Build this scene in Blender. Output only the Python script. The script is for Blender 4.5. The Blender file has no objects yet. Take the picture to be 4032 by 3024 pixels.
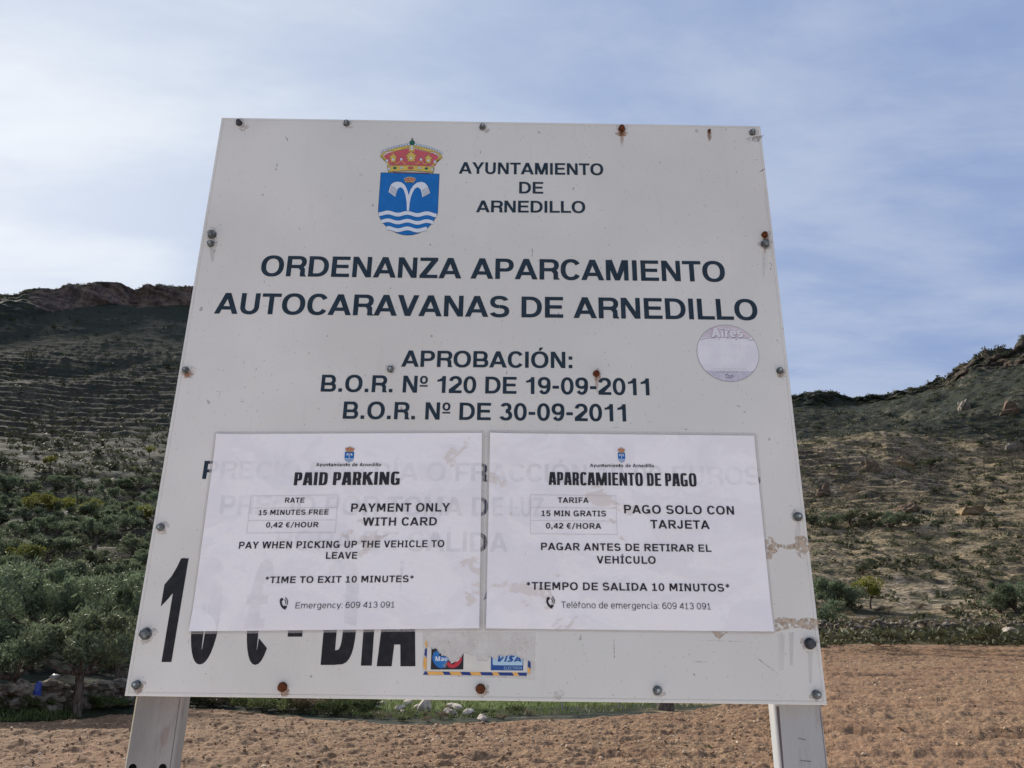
import bpy, bmesh, math, random
import numpy as np
from mathutils import Vector, Matrix
from mathutils.geometry import delaunay_2d_cdt
R = math.radians
random.seed(7)
rng = np.random.default_rng(11)
SC = bpy.context.scene
COL = SC.collection

# ------------------------------------------------------------------ camera
FPX, CXP, CYP = 3028.0, 2016.0, 1512.0
CAM = np.array([0.0, 0.0, 1.558])
FWD = np.array([0.00338515, 0.94221524, 0.33499103]); FWD /= np.linalg.norm(FWD)
RT = np.array([0.99989053, -0.00801453, 0.01243803]); RT -= FWD * (RT @ FWD); RT /= np.linalg.norm(RT)
UP = np.cross(RT, FWD)
cd = bpy.data.cameras.new('camera'); cam = bpy.data.objects.new('camera', cd); COL.objects.link(cam)
cd.sensor_width = 36; cd.lens = FPX / 4032 * 36; cd.clip_start = 0.05; cd.clip_end = 8000
M = Matrix(((RT[0], UP[0], -FWD[0], CAM[0]), (RT[1], UP[1], -FWD[1], CAM[1]), (RT[2], UP[2], -FWD[2], CAM[2]), (0, 0, 0, 1)))
cam.matrix_world = M
SC.camera = cam

def ray(px, py):
    d = FWD + RT * ((px - CXP) / FPX) - UP * ((py - CYP) / FPX)
    return d / np.linalg.norm(d)

# ------------------------------------------------------------------ sky, sun, exposure
SUN_AZ, SUN_EL = R(-40), R(31)          # azimuth from +Y towards +X
SD = (math.sin(SUN_AZ) * math.cos(SUN_EL), math.cos(SUN_AZ) * math.cos(SUN_EL), math.sin(SUN_EL))
W = bpy.data.worlds.new('World'); SC.world = W; W.use_nodes = True
nt = W.node_tree; N = nt.nodes; L = nt.links
bg = N['Background']; bg.inputs[1].default_value = 0.072
def nd(t, **k):
    n = N.new(t)
    for a, b in k.items(): setattr(n, a, b)
    return n
def mth(op, a, b=None, c=None):
    n = nd('ShaderNodeMath', operation=op)
    for i, v in enumerate((a, b, c)):
        if v is None: continue
        if isinstance(v, (int, float)): n.inputs[i].default_value = v
        else: L.new(v, n.inputs[i])
    return n.outputs[0]
sky = nd('ShaderNodeTexSky', sky_type='NISHITA', sun_disc=False, sun_elevation=SUN_EL, sun_rotation=SUN_AZ, air_density=1.0, dust_density=0.6, ozone_density=1.5)
tc = nd('ShaderNodeTexCoord'); sep = nd('ShaderNodeSeparateXYZ'); L.new(tc.outputs['Generated'], sep.inputs[0])
zc = mth('ADD', mth('MAXIMUM', sep.outputs[2], 0.0), 0.16)
cmb = nd('ShaderNodeCombineXYZ'); L.new(mth('DIVIDE', sep.outputs[0], zc), cmb.inputs[0]); L.new(mth('DIVIDE', sep.outputs[1], zc), cmb.inputs[1])
mp = nd('ShaderNodeMapping'); mp.inputs['Rotation'].default_value = (0, 0, R(35)); mp.inputs['Scale'].default_value = (1.0, 2.3, 1); mp.inputs['Location'].default_value = (1.9, 2.6, 0)
L.new(cmb.outputs[0], mp.inputs[0])
n1 = nd('ShaderNodeTexNoise'); n1.inputs['Scale'].default_value = 1.15; n1.inputs['Detail'].default_value = 9; n1.inputs['Roughness'].default_value = 0.56; n1.inputs['Distortion'].default_value = 0.35
L.new(mp.outputs[0], n1.inputs['Vector'])
n2 = nd('ShaderNodeTexNoise'); n2.inputs['Scale'].default_value = 2.6; n2.inputs['Detail'].default_value = 6; n2.inputs['Roughness'].default_value = 0.6
L.new(mp.outputs[0], n2.inputs['Vector'])
dens = mth('ADD', mth('MULTIPLY', n1.outputs[0], 0.72), mth('MULTIPLY', n2.outputs[0], 0.28))
mr = nd('ShaderNodeMapRange'); mr.interpolation_type = 'SMOOTHSTEP'
L.new(dens, mr.inputs[0]); mr.inputs[1].default_value = 0.39; mr.inputs[2].default_value = 0.62; mr.inputs[3].default_value = 0.0; mr.inputs[4].default_value = 1.0
dot = nd('ShaderNodeVectorMath', operation='DOT_PRODUCT'); L.new(tc.outputs['Generated'], dot.inputs[0]); dot.inputs[1].default_value = SD
sunny = mth('POWER', mth('MAXIMUM', mth('MULTIPLY_ADD', dot.outputs['Value'], 0.5, 0.5), 0.0), 10.0)
back = mth('MAXIMUM', mth('MULTIPLY', sep.outputs[1], -1.0), 0.0)
# cloud veil: blue grey body, paler where thick and near the sun, warm fill added behind the camera to light the board
thin = nd('ShaderNodeMix', data_type='RGBA'); thin.inputs['A'].default_value = (2.75, 3.75, 6.3, 1); thin.inputs['B'].default_value = (4.5, 5.3, 7.2, 1)
L.new(mr.outputs[0], thin.inputs['Factor'])
glow = nd('ShaderNodeMix', data_type='RGBA'); glow.blend_type = 'ADD'; glow.inputs['B'].default_value = (3.6, 3.4, 2.2, 1)
L.new(thin.outputs['Result'], glow.inputs['A']); L.new(sunny, glow.inputs['Factor'])
bk = nd('ShaderNodeMix', data_type='RGBA'); bk.blend_type = 'ADD'; bk.inputs['B'].default_value = (1.1, .85, -1.3, 1)
L.new(glow.outputs['Result'], bk.inputs['A']); L.new(back, bk.inputs['Factor'])
fin = nd('ShaderNodeMix', data_type='RGBA'); fin.inputs['Factor'].default_value = 0.9
L.new(sky.outputs[0], fin.inputs['A']); L.new(bk.outputs['Result'], fin.inputs['B'])
L.new(fin.outputs['Result'], bg.inputs[0])
sl = bpy.data.lights.new('sun', 'SUN'); so = bpy.data.objects.new('sun', sl); COL.objects.link(so)
sl.energy = 4.8; sl.angle = R(11); sl.color = (1.0, 0.92, 0.80)
so.rotation_euler = Vector(SD).to_track_quat('Z', 'Y').to_euler()
SC.view_settings.view_transform = 'Standard'; SC.view_settings.look = 'None'
SC.view_settings.exposure = 0.5; SC.view_settings.gamma = 1.0
SC.cycles.max_bounces = 6; SC.cycles.transparent_max_bounces = 12

# ------------------------------------------------------------------ helpers
def srgb(r, g, b):
    f = lambda c: c / 12.92 if c <= 0.04045 else ((c + 0.055) / 1.055) ** 2.4
    return (f(r / 255), f(g / 255), f(b / 255), 1)
class NT:
    """small node-tree writer"""
    def __init__(s, name):
        s.m = bpy.data.materials.new(name); s.m.use_nodes = True
        s.t = s.m.node_tree; s.p = s.t.nodes['Principled BSDF']; s.out = s.t.nodes['Material Output']
        s.geo = None
    def n(s, t, **k):
        q = s.t.nodes.new(t)
        for a, b in k.items(): setattr(q, a, b)
        return q
    def l(s, a, b): s.t.links.new(a, b)
    def pos(s):
        if s.geo is None: s.geo = s.n('ShaderNodeNewGeometry')
        return s.geo.outputs['Position']
    def mapped(s, sc, loc=(0, 0, 0)):
        m = s.n('ShaderNodeMapping'); m.inputs['Scale'].default_value = sc; m.inputs['Location'].default_value = loc
        s.l(s.pos(), m.inputs[0]); return m.outputs[0]
    def noise(s, scale, detail=4, rough=.55, sc=(1, 1, 1), loc=(0, 0, 0), dist=0):
        q = s.n('ShaderNodeTexNoise'); q.inputs['Scale'].default_value = scale; q.inputs['Detail'].default_value = detail
        q.inputs['Roughness'].default_value = rough; q.inputs['Distortion'].default_value = dist
        s.l(s.mapped(sc, loc), q.inputs['Vector']); return q.outputs[0]
    def voro(s, scale, feature='F1', sc=(1, 1, 1), rnd=1.0):
        q = s.n('ShaderNodeTexVoronoi', feature=feature); q.inputs['Scale'].default_value = scale; q.inputs['Randomness'].default_value = rnd
        s.l(s.mapped(sc), q.inputs['Vector']); return q
    def ramp(s, v, a, b, lo=0., hi=1., smooth=True):
        q = s.n('ShaderNodeMapRange')
        if smooth: q.interpolation_type = 'SMOOTHSTEP'
        s.l(v, q.inputs[0])
        for i, x in enumerate((a, b, lo, hi)): q.inputs[i + 1].default_value = x
        return q.outputs[0]
    def math(s, op, a, b=None):
        q = s.n('ShaderNodeMath', operation=op)
        for i, v in enumerate((a, b)):
            if v is None: continue
            if isinstance(v, (int, float)): q.inputs[i].default_value = v
            else: s.l(v, q.inputs[i])
        return q.outputs[0]
    def mix(s, f, a, b, blend='MIX'):
        q = s.n('ShaderNodeMix', data_type='RGBA'); q.blend_type = blend
        for k, v in (('Factor', f), ('A', a), ('B', b)):
            if isinstance(v, (int, float)): q.inputs[k].default_value = v
            elif isinstance(v, tuple): q.inputs[k].default_value = v if len(v) == 4 else (*v, 1)
            else: s.l(v, q.inputs[k])
        return q.outputs['Result']
    def attr(s, name):
        q = s.n('ShaderNodeAttribute', attribute_name=name); return q.outputs['Fac']
    def color(s, c):
        if isinstance(c, tuple): s.p.inputs['Base Color'].default_value = c if len(c) == 4 else (*c, 1)
        else: s.l(c, s.p.inputs['Base Color'])
        return s
    def rough(s, v, spec=.5, metal=0):
        if isinstance(v, (int, float)): s.p.inputs['Roughness'].default_value = v
        else: s.l(v, s.p.inputs['Roughness'])
        s.p.inputs['Specular IOR Level'].default_value = spec; s.p.inputs['Metallic'].default_value = metal
        return s
    def bump(s, h, strength=.5, dist=.01):
        q = s.n('ShaderNodeBump'); q.inputs['Strength'].default_value = strength; q.inputs['Distance'].default_value = dist
        s.l(h, q.inputs['Height']); s.l(q.outputs[0], s.p.inputs['Normal']); return s

def link(o, parent=None, kind=None, label=None, cat=None, group=None):
    COL.objects.link(o)
    if parent is not None: o.parent = parent
    if kind: o['kind'] = kind
    if label: o['label'] = label
    if cat: o['category'] = cat
    if group: o['group'] = group
    return o
def npmesh(name, V, F, mats, smooth=False, mi=None):
    """V (n,3) float, F list or (m,k) array"""
    me = bpy.data.meshes.new(name)
    V = np.asarray(V, np.float32)
    if isinstance(F, np.ndarray):
        m, k = F.shape
        me.vertices.add(len(V)); me.vertices.foreach_set('co', V.ravel())
        me.loops.add(m * k); me.loops.foreach_set('vertex_index', F.astype(np.int32).ravel())
        me.polygons.add(m); me.polygons.foreach_set('loop_start', np.arange(0, m * k, k, dtype=np.int32))
        me.update(calc_edges=True)
    else:
        me.from_pydata(V.tolist(), [], F); me.update()
    for m_ in (mats if isinstance(mats, (list, tuple)) else [mats]): me.materials.append(m_)
    if mi is not None: me.polygons.foreach_set('material_index', np.asarray(mi, np.int32))
    me.polygons.foreach_set('use_smooth', np.full(len(me.polygons), smooth))
    me.validate()
    return me
def mobj(name, V, F, mats, parent=None, base=None, smooth=False, mi=None, **kw):
    V = np.asarray(V, float)
    if base is not None: V = V - np.asarray(base, float)
    return link(bpy.data.objects.new(name, npmesh(name, V, F, mats, smooth, mi)), parent, **kw)
def empty(name, loc, label, cat, group=None):
    o = bpy.data.objects.new(name, None); o.empty_display_size = .1; o.location = tuple(loc)
    return link(o, None, None, label, cat, group)

def h2(ix, iy, s):
    n = (ix.astype(np.int64) * 374761393 + iy.astype(np.int64) * 668265263 + s * 974634777) & 0xffffffff
    n = ((n ^ (n >> 13)) * 1274126177) & 0xffffffff
    n = n ^ (n >> 16)
    return (n & 0xffff) / 65535.0
def vn(x, y, s=0):
    ix = np.floor(x); iy = np.floor(y); fx = x - ix; fy = y - iy
    fx = fx * fx * (3 - 2 * fx); fy = fy * fy * (3 - 2 * fy)
    a = h2(ix, iy, s); b = h2(ix + 1, iy, s); c = h2(ix, iy + 1, s); d = h2(ix + 1, iy + 1, s)
    return (a + (b - a) * fx) * (1 - fy) + (c + (d - c) * fx) * fy
def fbm(x, y, o=4, s=0, g=.5):
    t = 0; a = 1; w = 0
    for i in range(o):
        t = t + a * vn(x * 2 ** i + 17.3 * i, y * 2 ** i - 9.1 * i, s + i); w += a; a *= g
    return t / w - .5
def sstep(a, b, x):
    t = np.clip((x - a) / (b - a), 0, 1); return t * t * (3 - 2 * t)

# ------------------------------------------------------------------ terrain profile (real heights and distances)
def pol(px, py):
    d = ray(px, py); return math.atan2(d[0], d[1]), d[2] / math.hypot(d[0], d[1])
def layer(pts):
    A = []; D = []; Z = []
    for px, py, dist in sorted(pts):
        a, te = pol(px, py); A.append(a); D.append(dist); Z.append(CAM[2] + dist * te)
    o = np.argsort(A)
    return np.array(A)[o], np.array(D)[o], np.array(Z)[o]
LAY = [layer(p) for p in (
 [(-500,2850,24),(0,2845,24),(218,2840,24.5),(515,2815,26),(754,2788,27.5),(971,2802,26),(1134,2825,23.5),(1297,2837,22),(1514,2852,20.5),(1676,2855,20.3),(1893,2850,20.6),(2090,2834,21.6),(2280,2832,22),(2551,2810,24),(2768,2794,27),(3012,2748,33),(3140,2600,50),(3240,2540,60),(3570,2538,63),(4032,2540,66),(4500,2545,70)],
 [(-500,2715,26.2),(0,2712,26.2),(500,2700,28),(754,2750,30),(1300,2790,26),(1900,2785,26),(2500,2765,29.5),(2768,2750,33),(3012,2640,44),(3240,2515,68),(3600,2512,72),(4032,2512,76),(4500,2510,80)],
 [(-500,2640,31),(0,2650,31),(500,2640,33),(754,2700,37),(1300,2715,38),(1900,2715,40),(2500,2710,44),(3012,2560,60),(3240,2440,80),(3600,2438,84),(4032,2420,88),(4500,2420,92)],
 [(-500,2450,42),(0,2460,42),(750,2470,44),(1900,2580,60),(3012,2400,95),(3240,2330,102),(3600,2330,106),(4032,2320,112),(4500,2320,116)],
 [(-500,2200,72),(0,2200,72),(750,2200,74),(1900,2300,100),(3240,2140,132),(3600,2130,136),(4032,2130,140),(4500,2130,140)],
 [(-500,1960,120),(0,1960,120),(750,1960,122),(1900,2050,150),(3240,1950,176),(4032,1960,182),(4500,1960,180)],
 [(-500,1720,190),(0,1720,190),(750,1720,190),(1900,1850,215),(3140,1735,232),(3250,1722,238),(3400,1702,246),(3480,1692,250),(3560,1712,250),(3700,1760,250),(4032,1810,250),(4500,1830,250)],
 [(-500,1460,280),(0,1460,280),(750,1450,280),(1900,1650,300),(3140,1690,330),(3480,1672,345),(3700,1640,325),(4032,1630,315),(4500,1600,310)],
 [(-500,1300,360),(0,1280,360),(250,1225,392),(400,1208,400),(750,1212,402),(1900,1480,380),(3140,1610,410),(3380,1600,415),(3700,1545,395),(3850,1470,385),(4032,1430,378),(4500,1380,370)],
)]
RIDGE = layer([(x, y, 420 if x < 1000 else 440 - 25 * max(0, (x - 3000) / 1000)) for x, y in
 [(-500,1175),(-200,1160),(0,1158),(45,1163),(72,1158),(95,1143),(149,1136),(194,1137),(212,1142),(271,1125),(362,1115),(375,1109),(438,1109),(475,1113),(497,1125),(533,1143),(556,1138),(569,1125),(587,1125),(606,1133),(642,1126),(700,1129),(759,1130),(1200,1200),(1800,1310),(2400,1450),(2900,1560),
  (3122,1568),(3161,1551),(3243,1543),(3291,1543),(3325,1559),(3383,1571),(3474,1561),(3580,1535),(3653,1506),(3725,1484),(3773,1441),(3831,1409),(3880,1380),(3928,1368),(3960,1370),(3990,1363),(4003,1346),(4032,1325),(4300,1240),(4500,1230)]])
LAY.append(RIDGE)
A0, A1 = R(-41), R(41)
def evl(k, a):
    A, D, Z = LAY[k]; return np.interp(a, A, D), np.interp(a, A, Z)

def terrain_grid(az, counts, first=True):
    """rows from field edge outward; returns r,z arrays (rows, cols)"""
    Rr = []; Zr = []; T = []
    for k in range(len(LAY) - 1):
        d0, z0 = evl(k, az); d1, z1 = evl(k + 1, az)
        n = counts[k]
        for i in range(n):
            t = i / n; Rr.append(d0 + (d1 - d0) * t); Zr.append(z0 + (z1 - z0) * t); T.append(k + t)
    d, z = evl(len(LAY) - 1, az)
    for i, (dd, dz) in enumerate(((0, 0), (6, -.5), (25, -6), (120, -45), (500, -110), (1800, -160))):
        Rr.append(d + dd); Zr.append(z + dz if i < 5 else z * 0 + 20); T.append(9 + i)
    return np.array(Rr), np.array(Zr), np.array(T)[:, None] * np.ones((1, len(az)))
AZ = np.linspace(A0, A1, 1000)
COUNTS = [8, 14, 26, 56, 60, 70, 90, 80, 60]
GR, GZ, GT = terrain_grid(AZ, COUNTS)
GA = np.broadcast_to(AZ, GR.shape)
# smooth creases a little along the radius (not at the ridge)
sm = GZ.copy()
for _ in range(3):
    s2 = sm.copy(); s2[1:-1] = (sm[:-2] + 2 * sm[1:-1] + sm[2:]) / 4
    wgt = (sstep(1.0, 1.6, GT) * (1 - sstep(7.7, 8.0, GT)))
    sm = sm * (1 - wgt) + s2 * wgt
GX, GY = GR * np.sin(GA), GR * np.cos(GA)
env = sstep(1.5, 4, GT) * (1 - .8 * sstep(8.7, 9, GT))
big = fbm(GX / 38, GY / 38, 4, 3) * np.clip(GR * .028, 0, 7) * env
GZ1 = sm + big
# terraces cut in the slopes
warp = fbm(GX / 25, GY / 25, 3, 21) * 3.0
hT = 1.9 + .9 * (1 - sstep(.05, .3, GX / GY))
tt = (GZ1 + warp) / hT; fl = np.floor(tt); fr = tt - fl
tz = hT * (fl + sstep(.62, .95, fr)) - warp
tmask = sstep(2.6, 3.2, GT) * (1 - sstep(7.0, 7.8, GT)) * (.35 + .65 * sstep(-.12, .12, fbm(GX / 60, GY / 60, 2, 31)))
GZ2 = GZ1 + (tz - GZ1) * (.42 + .33 * sstep(.05, .3, GX / GY)) * tmask
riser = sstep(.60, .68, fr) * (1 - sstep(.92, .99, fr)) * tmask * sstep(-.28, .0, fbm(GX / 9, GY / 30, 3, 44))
rough = fbm(GX / 5, GY / 5, 4, 8) * np.clip(GR * .012, .05, 2.6) * sstep(1.2, 3, GT) * (.55 + .45 * sstep(.05, .3, GX / GY))
cl = sstep(7.9, 8.15, GT) * (1 - sstep(8.9, 9.02, GT))
crag = fbm(GX / 14 + GT * 2, GY / 14, 5, 55, .6) * 15 * cl
GR2 = GR + crag * 1.2
rr_ridge = fbm(GX / 7, GY / 7, 4, 61, .6) * 9 * sstep(8.3, 8.8, GT) * (1 - sstep(9.5, 11, GT)) * sstep(.45, .62, GX / GY)
GZ3 = GZ2 + rr_ridge + rough * (1 - .65 * sstep(8.6, 9, GT))
GX, GY = GR2 * np.sin(GA), GR2 * np.cos(GA)

def ground_rt(px, py, lo=0.0):
    """first ground hit of a pixel ray -> world point"""
    a, te = pol(px, py)
    j = int(np.clip(round((a - A0) / (A1 - A0) * 999), 0, 999))
    d1, z1 = evl(0, a)
    # field plane first
    rr = np.linspace(8, float(d1), 60); zz = -0.02 + (float(z1) + .02) * (rr - 8) / (float(d1) - 8)
    hit = np.where((zz - CAM[2]) / rr >= te)[0]
    if len(hit): r, z = rr[hit[0]], zz[hit[0]]
    else:
        e = (GZ3[:, j] - CAM[2]) / GR2[:, j]
        hit = np.where(e >= te)[0]
        i = hit[0] if len(hit) else len(e) - 7
        r, z = GR2[i, j], GZ3[i, j]
    return np.array([r * math.sin(a), r * math.cos(a), z])

def ground_xy(x, y):
    a = math.atan2(x, y); r = math.hypot(x, y)
    j = int(np.clip(round((a - A0) / (A1 - A0) * 999), 0, 999))
    d1, z1 = evl(0, a)
    if r < d1: return -0.02 + (float(z1) + .02) * max(0, r - 8) / (float(d1) - 8)
    return float(np.interp(r, GR2[:-6, j], GZ3[:-6, j]))

# --- ground materials
def mat_field():
    s = NT('ploughed_soil')
    a = s.noise(1.4, 5, .6); b = s.noise(14, 4, .65); c = s.noise(.25, 3, .5)
    st = s.noise(2.0, 5, .65, sc=(.14, 1.5, .3))
    col = s.mix(s.ramp(b, .35, .68), srgb(102, 80, 62), srgb(160, 133, 106))
    col = s.mix(s.ramp(a, .38, .66, 0, .6), col, srgb(150, 123, 97))
    col = s.mix(s.ramp(st, .5, .64, 0, .62), col, srgb(108, 80, 60))
    col = s.mix(s.ramp(c, .4, .65, 0, .5), col, srgb(136, 106, 84))
    v = s.voro(9); vc = s.ramp(v.outputs['Distance'], .1, .16, 1, 0)
    sepc = s.n('ShaderNodeSeparateColor'); s.l(v.outputs['Color'], sepc.inputs[0])
    k = s.math('MULTIPLY', vc, s.math('GREATER_THAN', sepc.outputs[0], .8))
    col = s.mix(s.math('MULTIPLY', k, .7), col, srgb(206, 184, 158))
    s.color(col).rough(.95, .15).bump(s.math('ADD', b, s.math('MULTIPLY', s.noise(40, 3, .6), .5)), .9, .05)
    return s.m
def mat_hill():
    s = NT('hillside_scrubland')
    big = s.noise(.035, 4, .55); med = s.noise(.35, 5, .62); fine = s.noise(2.2, 5, .65)
    strat = s.noise(.9, 4, .6, sc=(.10, .10, 1.5))
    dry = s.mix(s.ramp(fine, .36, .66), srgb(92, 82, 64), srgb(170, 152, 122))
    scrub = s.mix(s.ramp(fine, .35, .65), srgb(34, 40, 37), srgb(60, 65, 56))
    f = s.math('ADD', s.math('MULTIPLY', s.attr('dry'), .62), s.math('MULTIPLY', s.ramp(med, .36, .64), .55))  # dry cover, plus the shade painted over the left hill
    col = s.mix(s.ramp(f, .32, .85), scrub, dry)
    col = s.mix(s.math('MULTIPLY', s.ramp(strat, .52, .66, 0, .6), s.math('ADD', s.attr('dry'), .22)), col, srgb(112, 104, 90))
    patch = s.noise(.16, 5, .68, sc=(1, 1, 2.2)); col = s.mix(s.math('MULTIPLY', s.ramp(patch, .50, .60), .75), col, srgb(56, 60, 44))
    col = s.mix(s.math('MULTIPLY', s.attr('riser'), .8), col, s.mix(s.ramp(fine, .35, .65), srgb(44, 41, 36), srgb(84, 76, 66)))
    rockc = s.mix(s.ramp(fine, .35, .65), srgb(100, 90, 78), srgb(172, 158, 138))
    rk = s.n('ShaderNodeClamp'); s.l(s.math('ADD', s.attr('dry'), .72), rk.inputs[0])
    col = s.mix(s.math('MULTIPLY', rk.outputs[0], s.ramp(s.math('ADD', big, s.math('MULTIPLY', med, .8)), .98, 1.1, 0, .75)), col, rockc)
    red = s.mix(s.ramp(s.noise(.22, 5, .65, sc=(1, 1, .35)), .35, .66), srgb(64, 57, 55), srgb(116, 99, 88))
    red = s.mix(s.ramp(s.noise(.8, 4, .6, sc=(1, 1, .2)), .5, .68, 0, .7), red, srgb(62, 58, 56))
    col = s.mix(s.ramp(s.math('ADD', s.attr('cliff'), s.math('ADD', s.math('MULTIPLY', med, .5), s.math('MULTIPLY', patch, .6))), .92, 1.15), col, red)
    g = s.mix(s.ramp(fine, .35, .65), srgb(62, 76, 42), srgb(98, 112, 62))
    col = s.mix(s.ramp(s.math('ADD', s.attr('grass'), s.math('MULTIPLY', med, .35)), .5, .8), col, g)
    s.color(col).rough(.95, .1).bump(s.math('ADD', s.math('MULTIPLY', med, 3.0), fine), .8, .35)
    return s.m
def mat_apron(name, c1, c2):
    s = NT(name)
    a = s.noise(1.2, 4, .6); b = s.noise(55, 3, .7)
    s.color(s.mix(s.ramp(b, .35, .65), c1, c2)).rough(.95, .15).bump(b, .6, .02)
    return s.m

# --- hillside mesh
def gridfaces(nr, nc):
    i = np.arange(nr - 1)[:, None] * nc + np.arange(nc - 1)[None]
    return np.stack([i, i + 1, i + nc + 1, i + nc], -1).reshape(-1, 4)
V = np.stack([GX, GY, GZ3], -1).reshape(-1, 3)
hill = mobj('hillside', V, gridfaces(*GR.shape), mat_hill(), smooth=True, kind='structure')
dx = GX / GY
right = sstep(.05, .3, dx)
dry = 1.1 * right * (1 - .93 * sstep(6.05, 6.5, GT)) * (.65 + .5 * sstep(3.0, 4.5, GT)) - .02 - .42 * (1 - right) - .36 * right * sstep(6.1, 6.5, GT) + .35 * right * sstep(5.0, 5.6, GT) * (1 - sstep(5.95, 6.15, GT))  # lowered on the left too: the backlit hill's shade painted into its ground colour
cliffa = cl * (1 - right) * sstep(-.71, -.63, dx) + .48 * sstep(7.5, 8.2, GT) * sstep(.50, .60, dx) + .25 * sstep(8.2, 8.5, GT) * (1 - right)
grassa = sstep(.5, 1.1, GT) * (1 - sstep(2.2, 3.0, GT)) * (1 - sstep(.30, .42, dx)) * sstep(-.36, -.25, dx) * 1.0 + .42 * (1 - sstep(1.2, 2.6, GT)) * sstep(.3, .42, dx) + .35 * (1 - sstep(1.6, 2.6, GT)) * (1 - sstep(-.36, -.25, dx))
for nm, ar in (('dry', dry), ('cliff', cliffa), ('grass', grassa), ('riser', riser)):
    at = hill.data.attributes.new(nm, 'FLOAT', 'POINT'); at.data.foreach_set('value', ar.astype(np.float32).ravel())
# --- ploughed field
AF = np.linspace(A0, A1, 1100)
d1, z1 = evl(0, AF)
nr = 420
t = np.linspace(0, 1, nr)[:, None] ** 1.25
FR = 8 + (d1[None] - 8) * t; FZ = -.02 + (z1[None] + .02) * t
FX, FY = FR * np.sin(AF), FR * np.cos(AF)
fade = (1 - sstep(.97, 1, t)) * sstep(0, .02, t)
cl1 = fbm(FX * 4.5, FY * 4.5, 4, 71, .6); cl2 = np.abs(fbm(FX * 1.6, FY * 1.6, 3, 77)); fur = fbm(FX * .28 + FY * .1, FY * 1.7, 3, 91)
FZ = FZ + fade * (cl1 * .15 + cl2 * .08 + fur * .26)
fm = mat_field()
mobj('ploughed_field', np.stack([FX, FY, FZ], -1).reshape(-1, 3), gridfaces(nr, len(AF)), fm, smooth=True, kind='structure')
# --- apron under and behind the camera, and the plain behind
ang = np.linspace(0, 2 * math.pi, 97)
rings = np.array([0.01, 2, 5, 8.0])
V = [(r * math.sin(a), r * math.cos(a), 0.0 if r < 8 else -.02) for r in rings for a in ang]
GRAV = mat_apron('parking gravel', srgb(118, 108, 98), srgb(168, 156, 144))
mobj('parking_ground', V, gridfaces(4, 97), GRAV, kind='structure')
mobj('bounce_slab', [(x, y, z) for z in (-.05, .06) for x, y in ((-3.4, -3.6), (2.6, -3.6), (2.6, 1.1), (-3.4, 1.1))], [(4, 5, 6, 7), (0, 1, 5, 4), (1, 2, 6, 5), (2, 3, 7, 6), (3, 0, 4, 7)], mat_apron('pale bounce slab', srgb(226, 212, 198), srgb(240, 228, 216)), kind='structure')  # unseen pale slab, added to bounce light up onto the board
a2 = np.linspace(A1, 2 * math.pi + A0, 120); rr = [8, 12, 20, 40, 80, 160, 320, 640, 2200]
wt = np.minimum(sstep(0, .5, a2 - a2[0]), sstep(0, .5, a2[-1] - a2))
e0 = [0, .3, .8, 4, 12, 45, 150, 170, 20]
V = []
for i, r in enumerate(rr):
    for a, w in zip(a2, wt): V.append((r * math.sin(a), r * math.cos(a), -.02 + (1 - w) * e0[i] + w * max(0, (r - 300)) * .05 * (r < 2000)))
mobj('ground', V, gridfaces(len(rr), 120), GRAV, smooth=True, kind='structure')
#@@PART2
# ================================================================== THE SIGN
SX0, SY0, SZ0 = -0.54053, 1.18237, CAM[2] - 0.058306      # bottom left corner of the panel face
SW, SH = 1.0, 0.9947
def uv(px, py):
    d = ray(px, py); t = SY0 / d[1]; p = CAM + d * t
    return np.array([p[0] - SX0, p[2] - SZ0])
def sp(u, v, n): return (SX0 + u, SY0 - n, SZ0 + v)
def poly_union(polys):
    vs = []; fs = []
    for p in polys:
        b = len(vs); vs += [Vector((float(x), float(y))) for x, y in p]; f = list(range(b, b + len(p)))
        ar = sum(p[i][0] * p[(i + 1) % len(p)][1] - p[(i + 1) % len(p)][0] * p[i][1] for i in range(len(p)))
        fs.append(f if ar > 0 else f[::-1])
    o = delaunay_2d_cdt(vs, [], fs, 0, 1e-6)
    tri = [t for t, of in zip(o[2], o[5]) if len(of)]
    return [tuple(v) for v in o[0]], tri

# ---------------------------------------------------------------- lettering
def arc(cx, cy, rx, ry, a0, a1, n, p):
    out = []
    for i in range(n + 1):
        a = R(a0 + (a1 - a0) * i / n); c, s = math.cos(a), math.sin(a)
        out.append((cx + rx * math.copysign(abs(c) ** (2 / p), c), cy + ry * math.copysign(abs(s) ** (2 / p), s)))
    return out
def ring(cx, cy, rx, ry, wx, wy, a0=0, a1=360, p=2.25, n=None):
    n = n or max(6, int(abs(a1 - a0) / 12))
    o = arc(cx, cy, rx, ry, a0, a1, n, p); i = arc(cx, cy, rx - wx, ry - wy, a0, a1, n, p)
    return [[o[k], o[k + 1], i[k + 1], i[k]] for k in range(n)]
def rc(x0, y0, x1, y1): return [(x0, y0), (x1, y0), (x1, y1), (x0, y1)]
UW = dict(A=.97, B=.83, C=.88, D=.85, E=.76, F=.71, G=.91, H=.80, I=.2, J=.63, K=.9, L=.71, M=.96, N=.80, O=.96, P=.78, R=.85, S=.82, T=.79, U=.78, V=.89, W=1.28, X=.89, Y=.9, Z=.76)
LWD = dict(a=.66, c=.62, d=.68, e=.68, f=.5, g=.68, i=.2, l=.2, m=1.1, n=.66, o=.70, r=.46, s=.6, t=.48, u=.66, y=.72)
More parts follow.
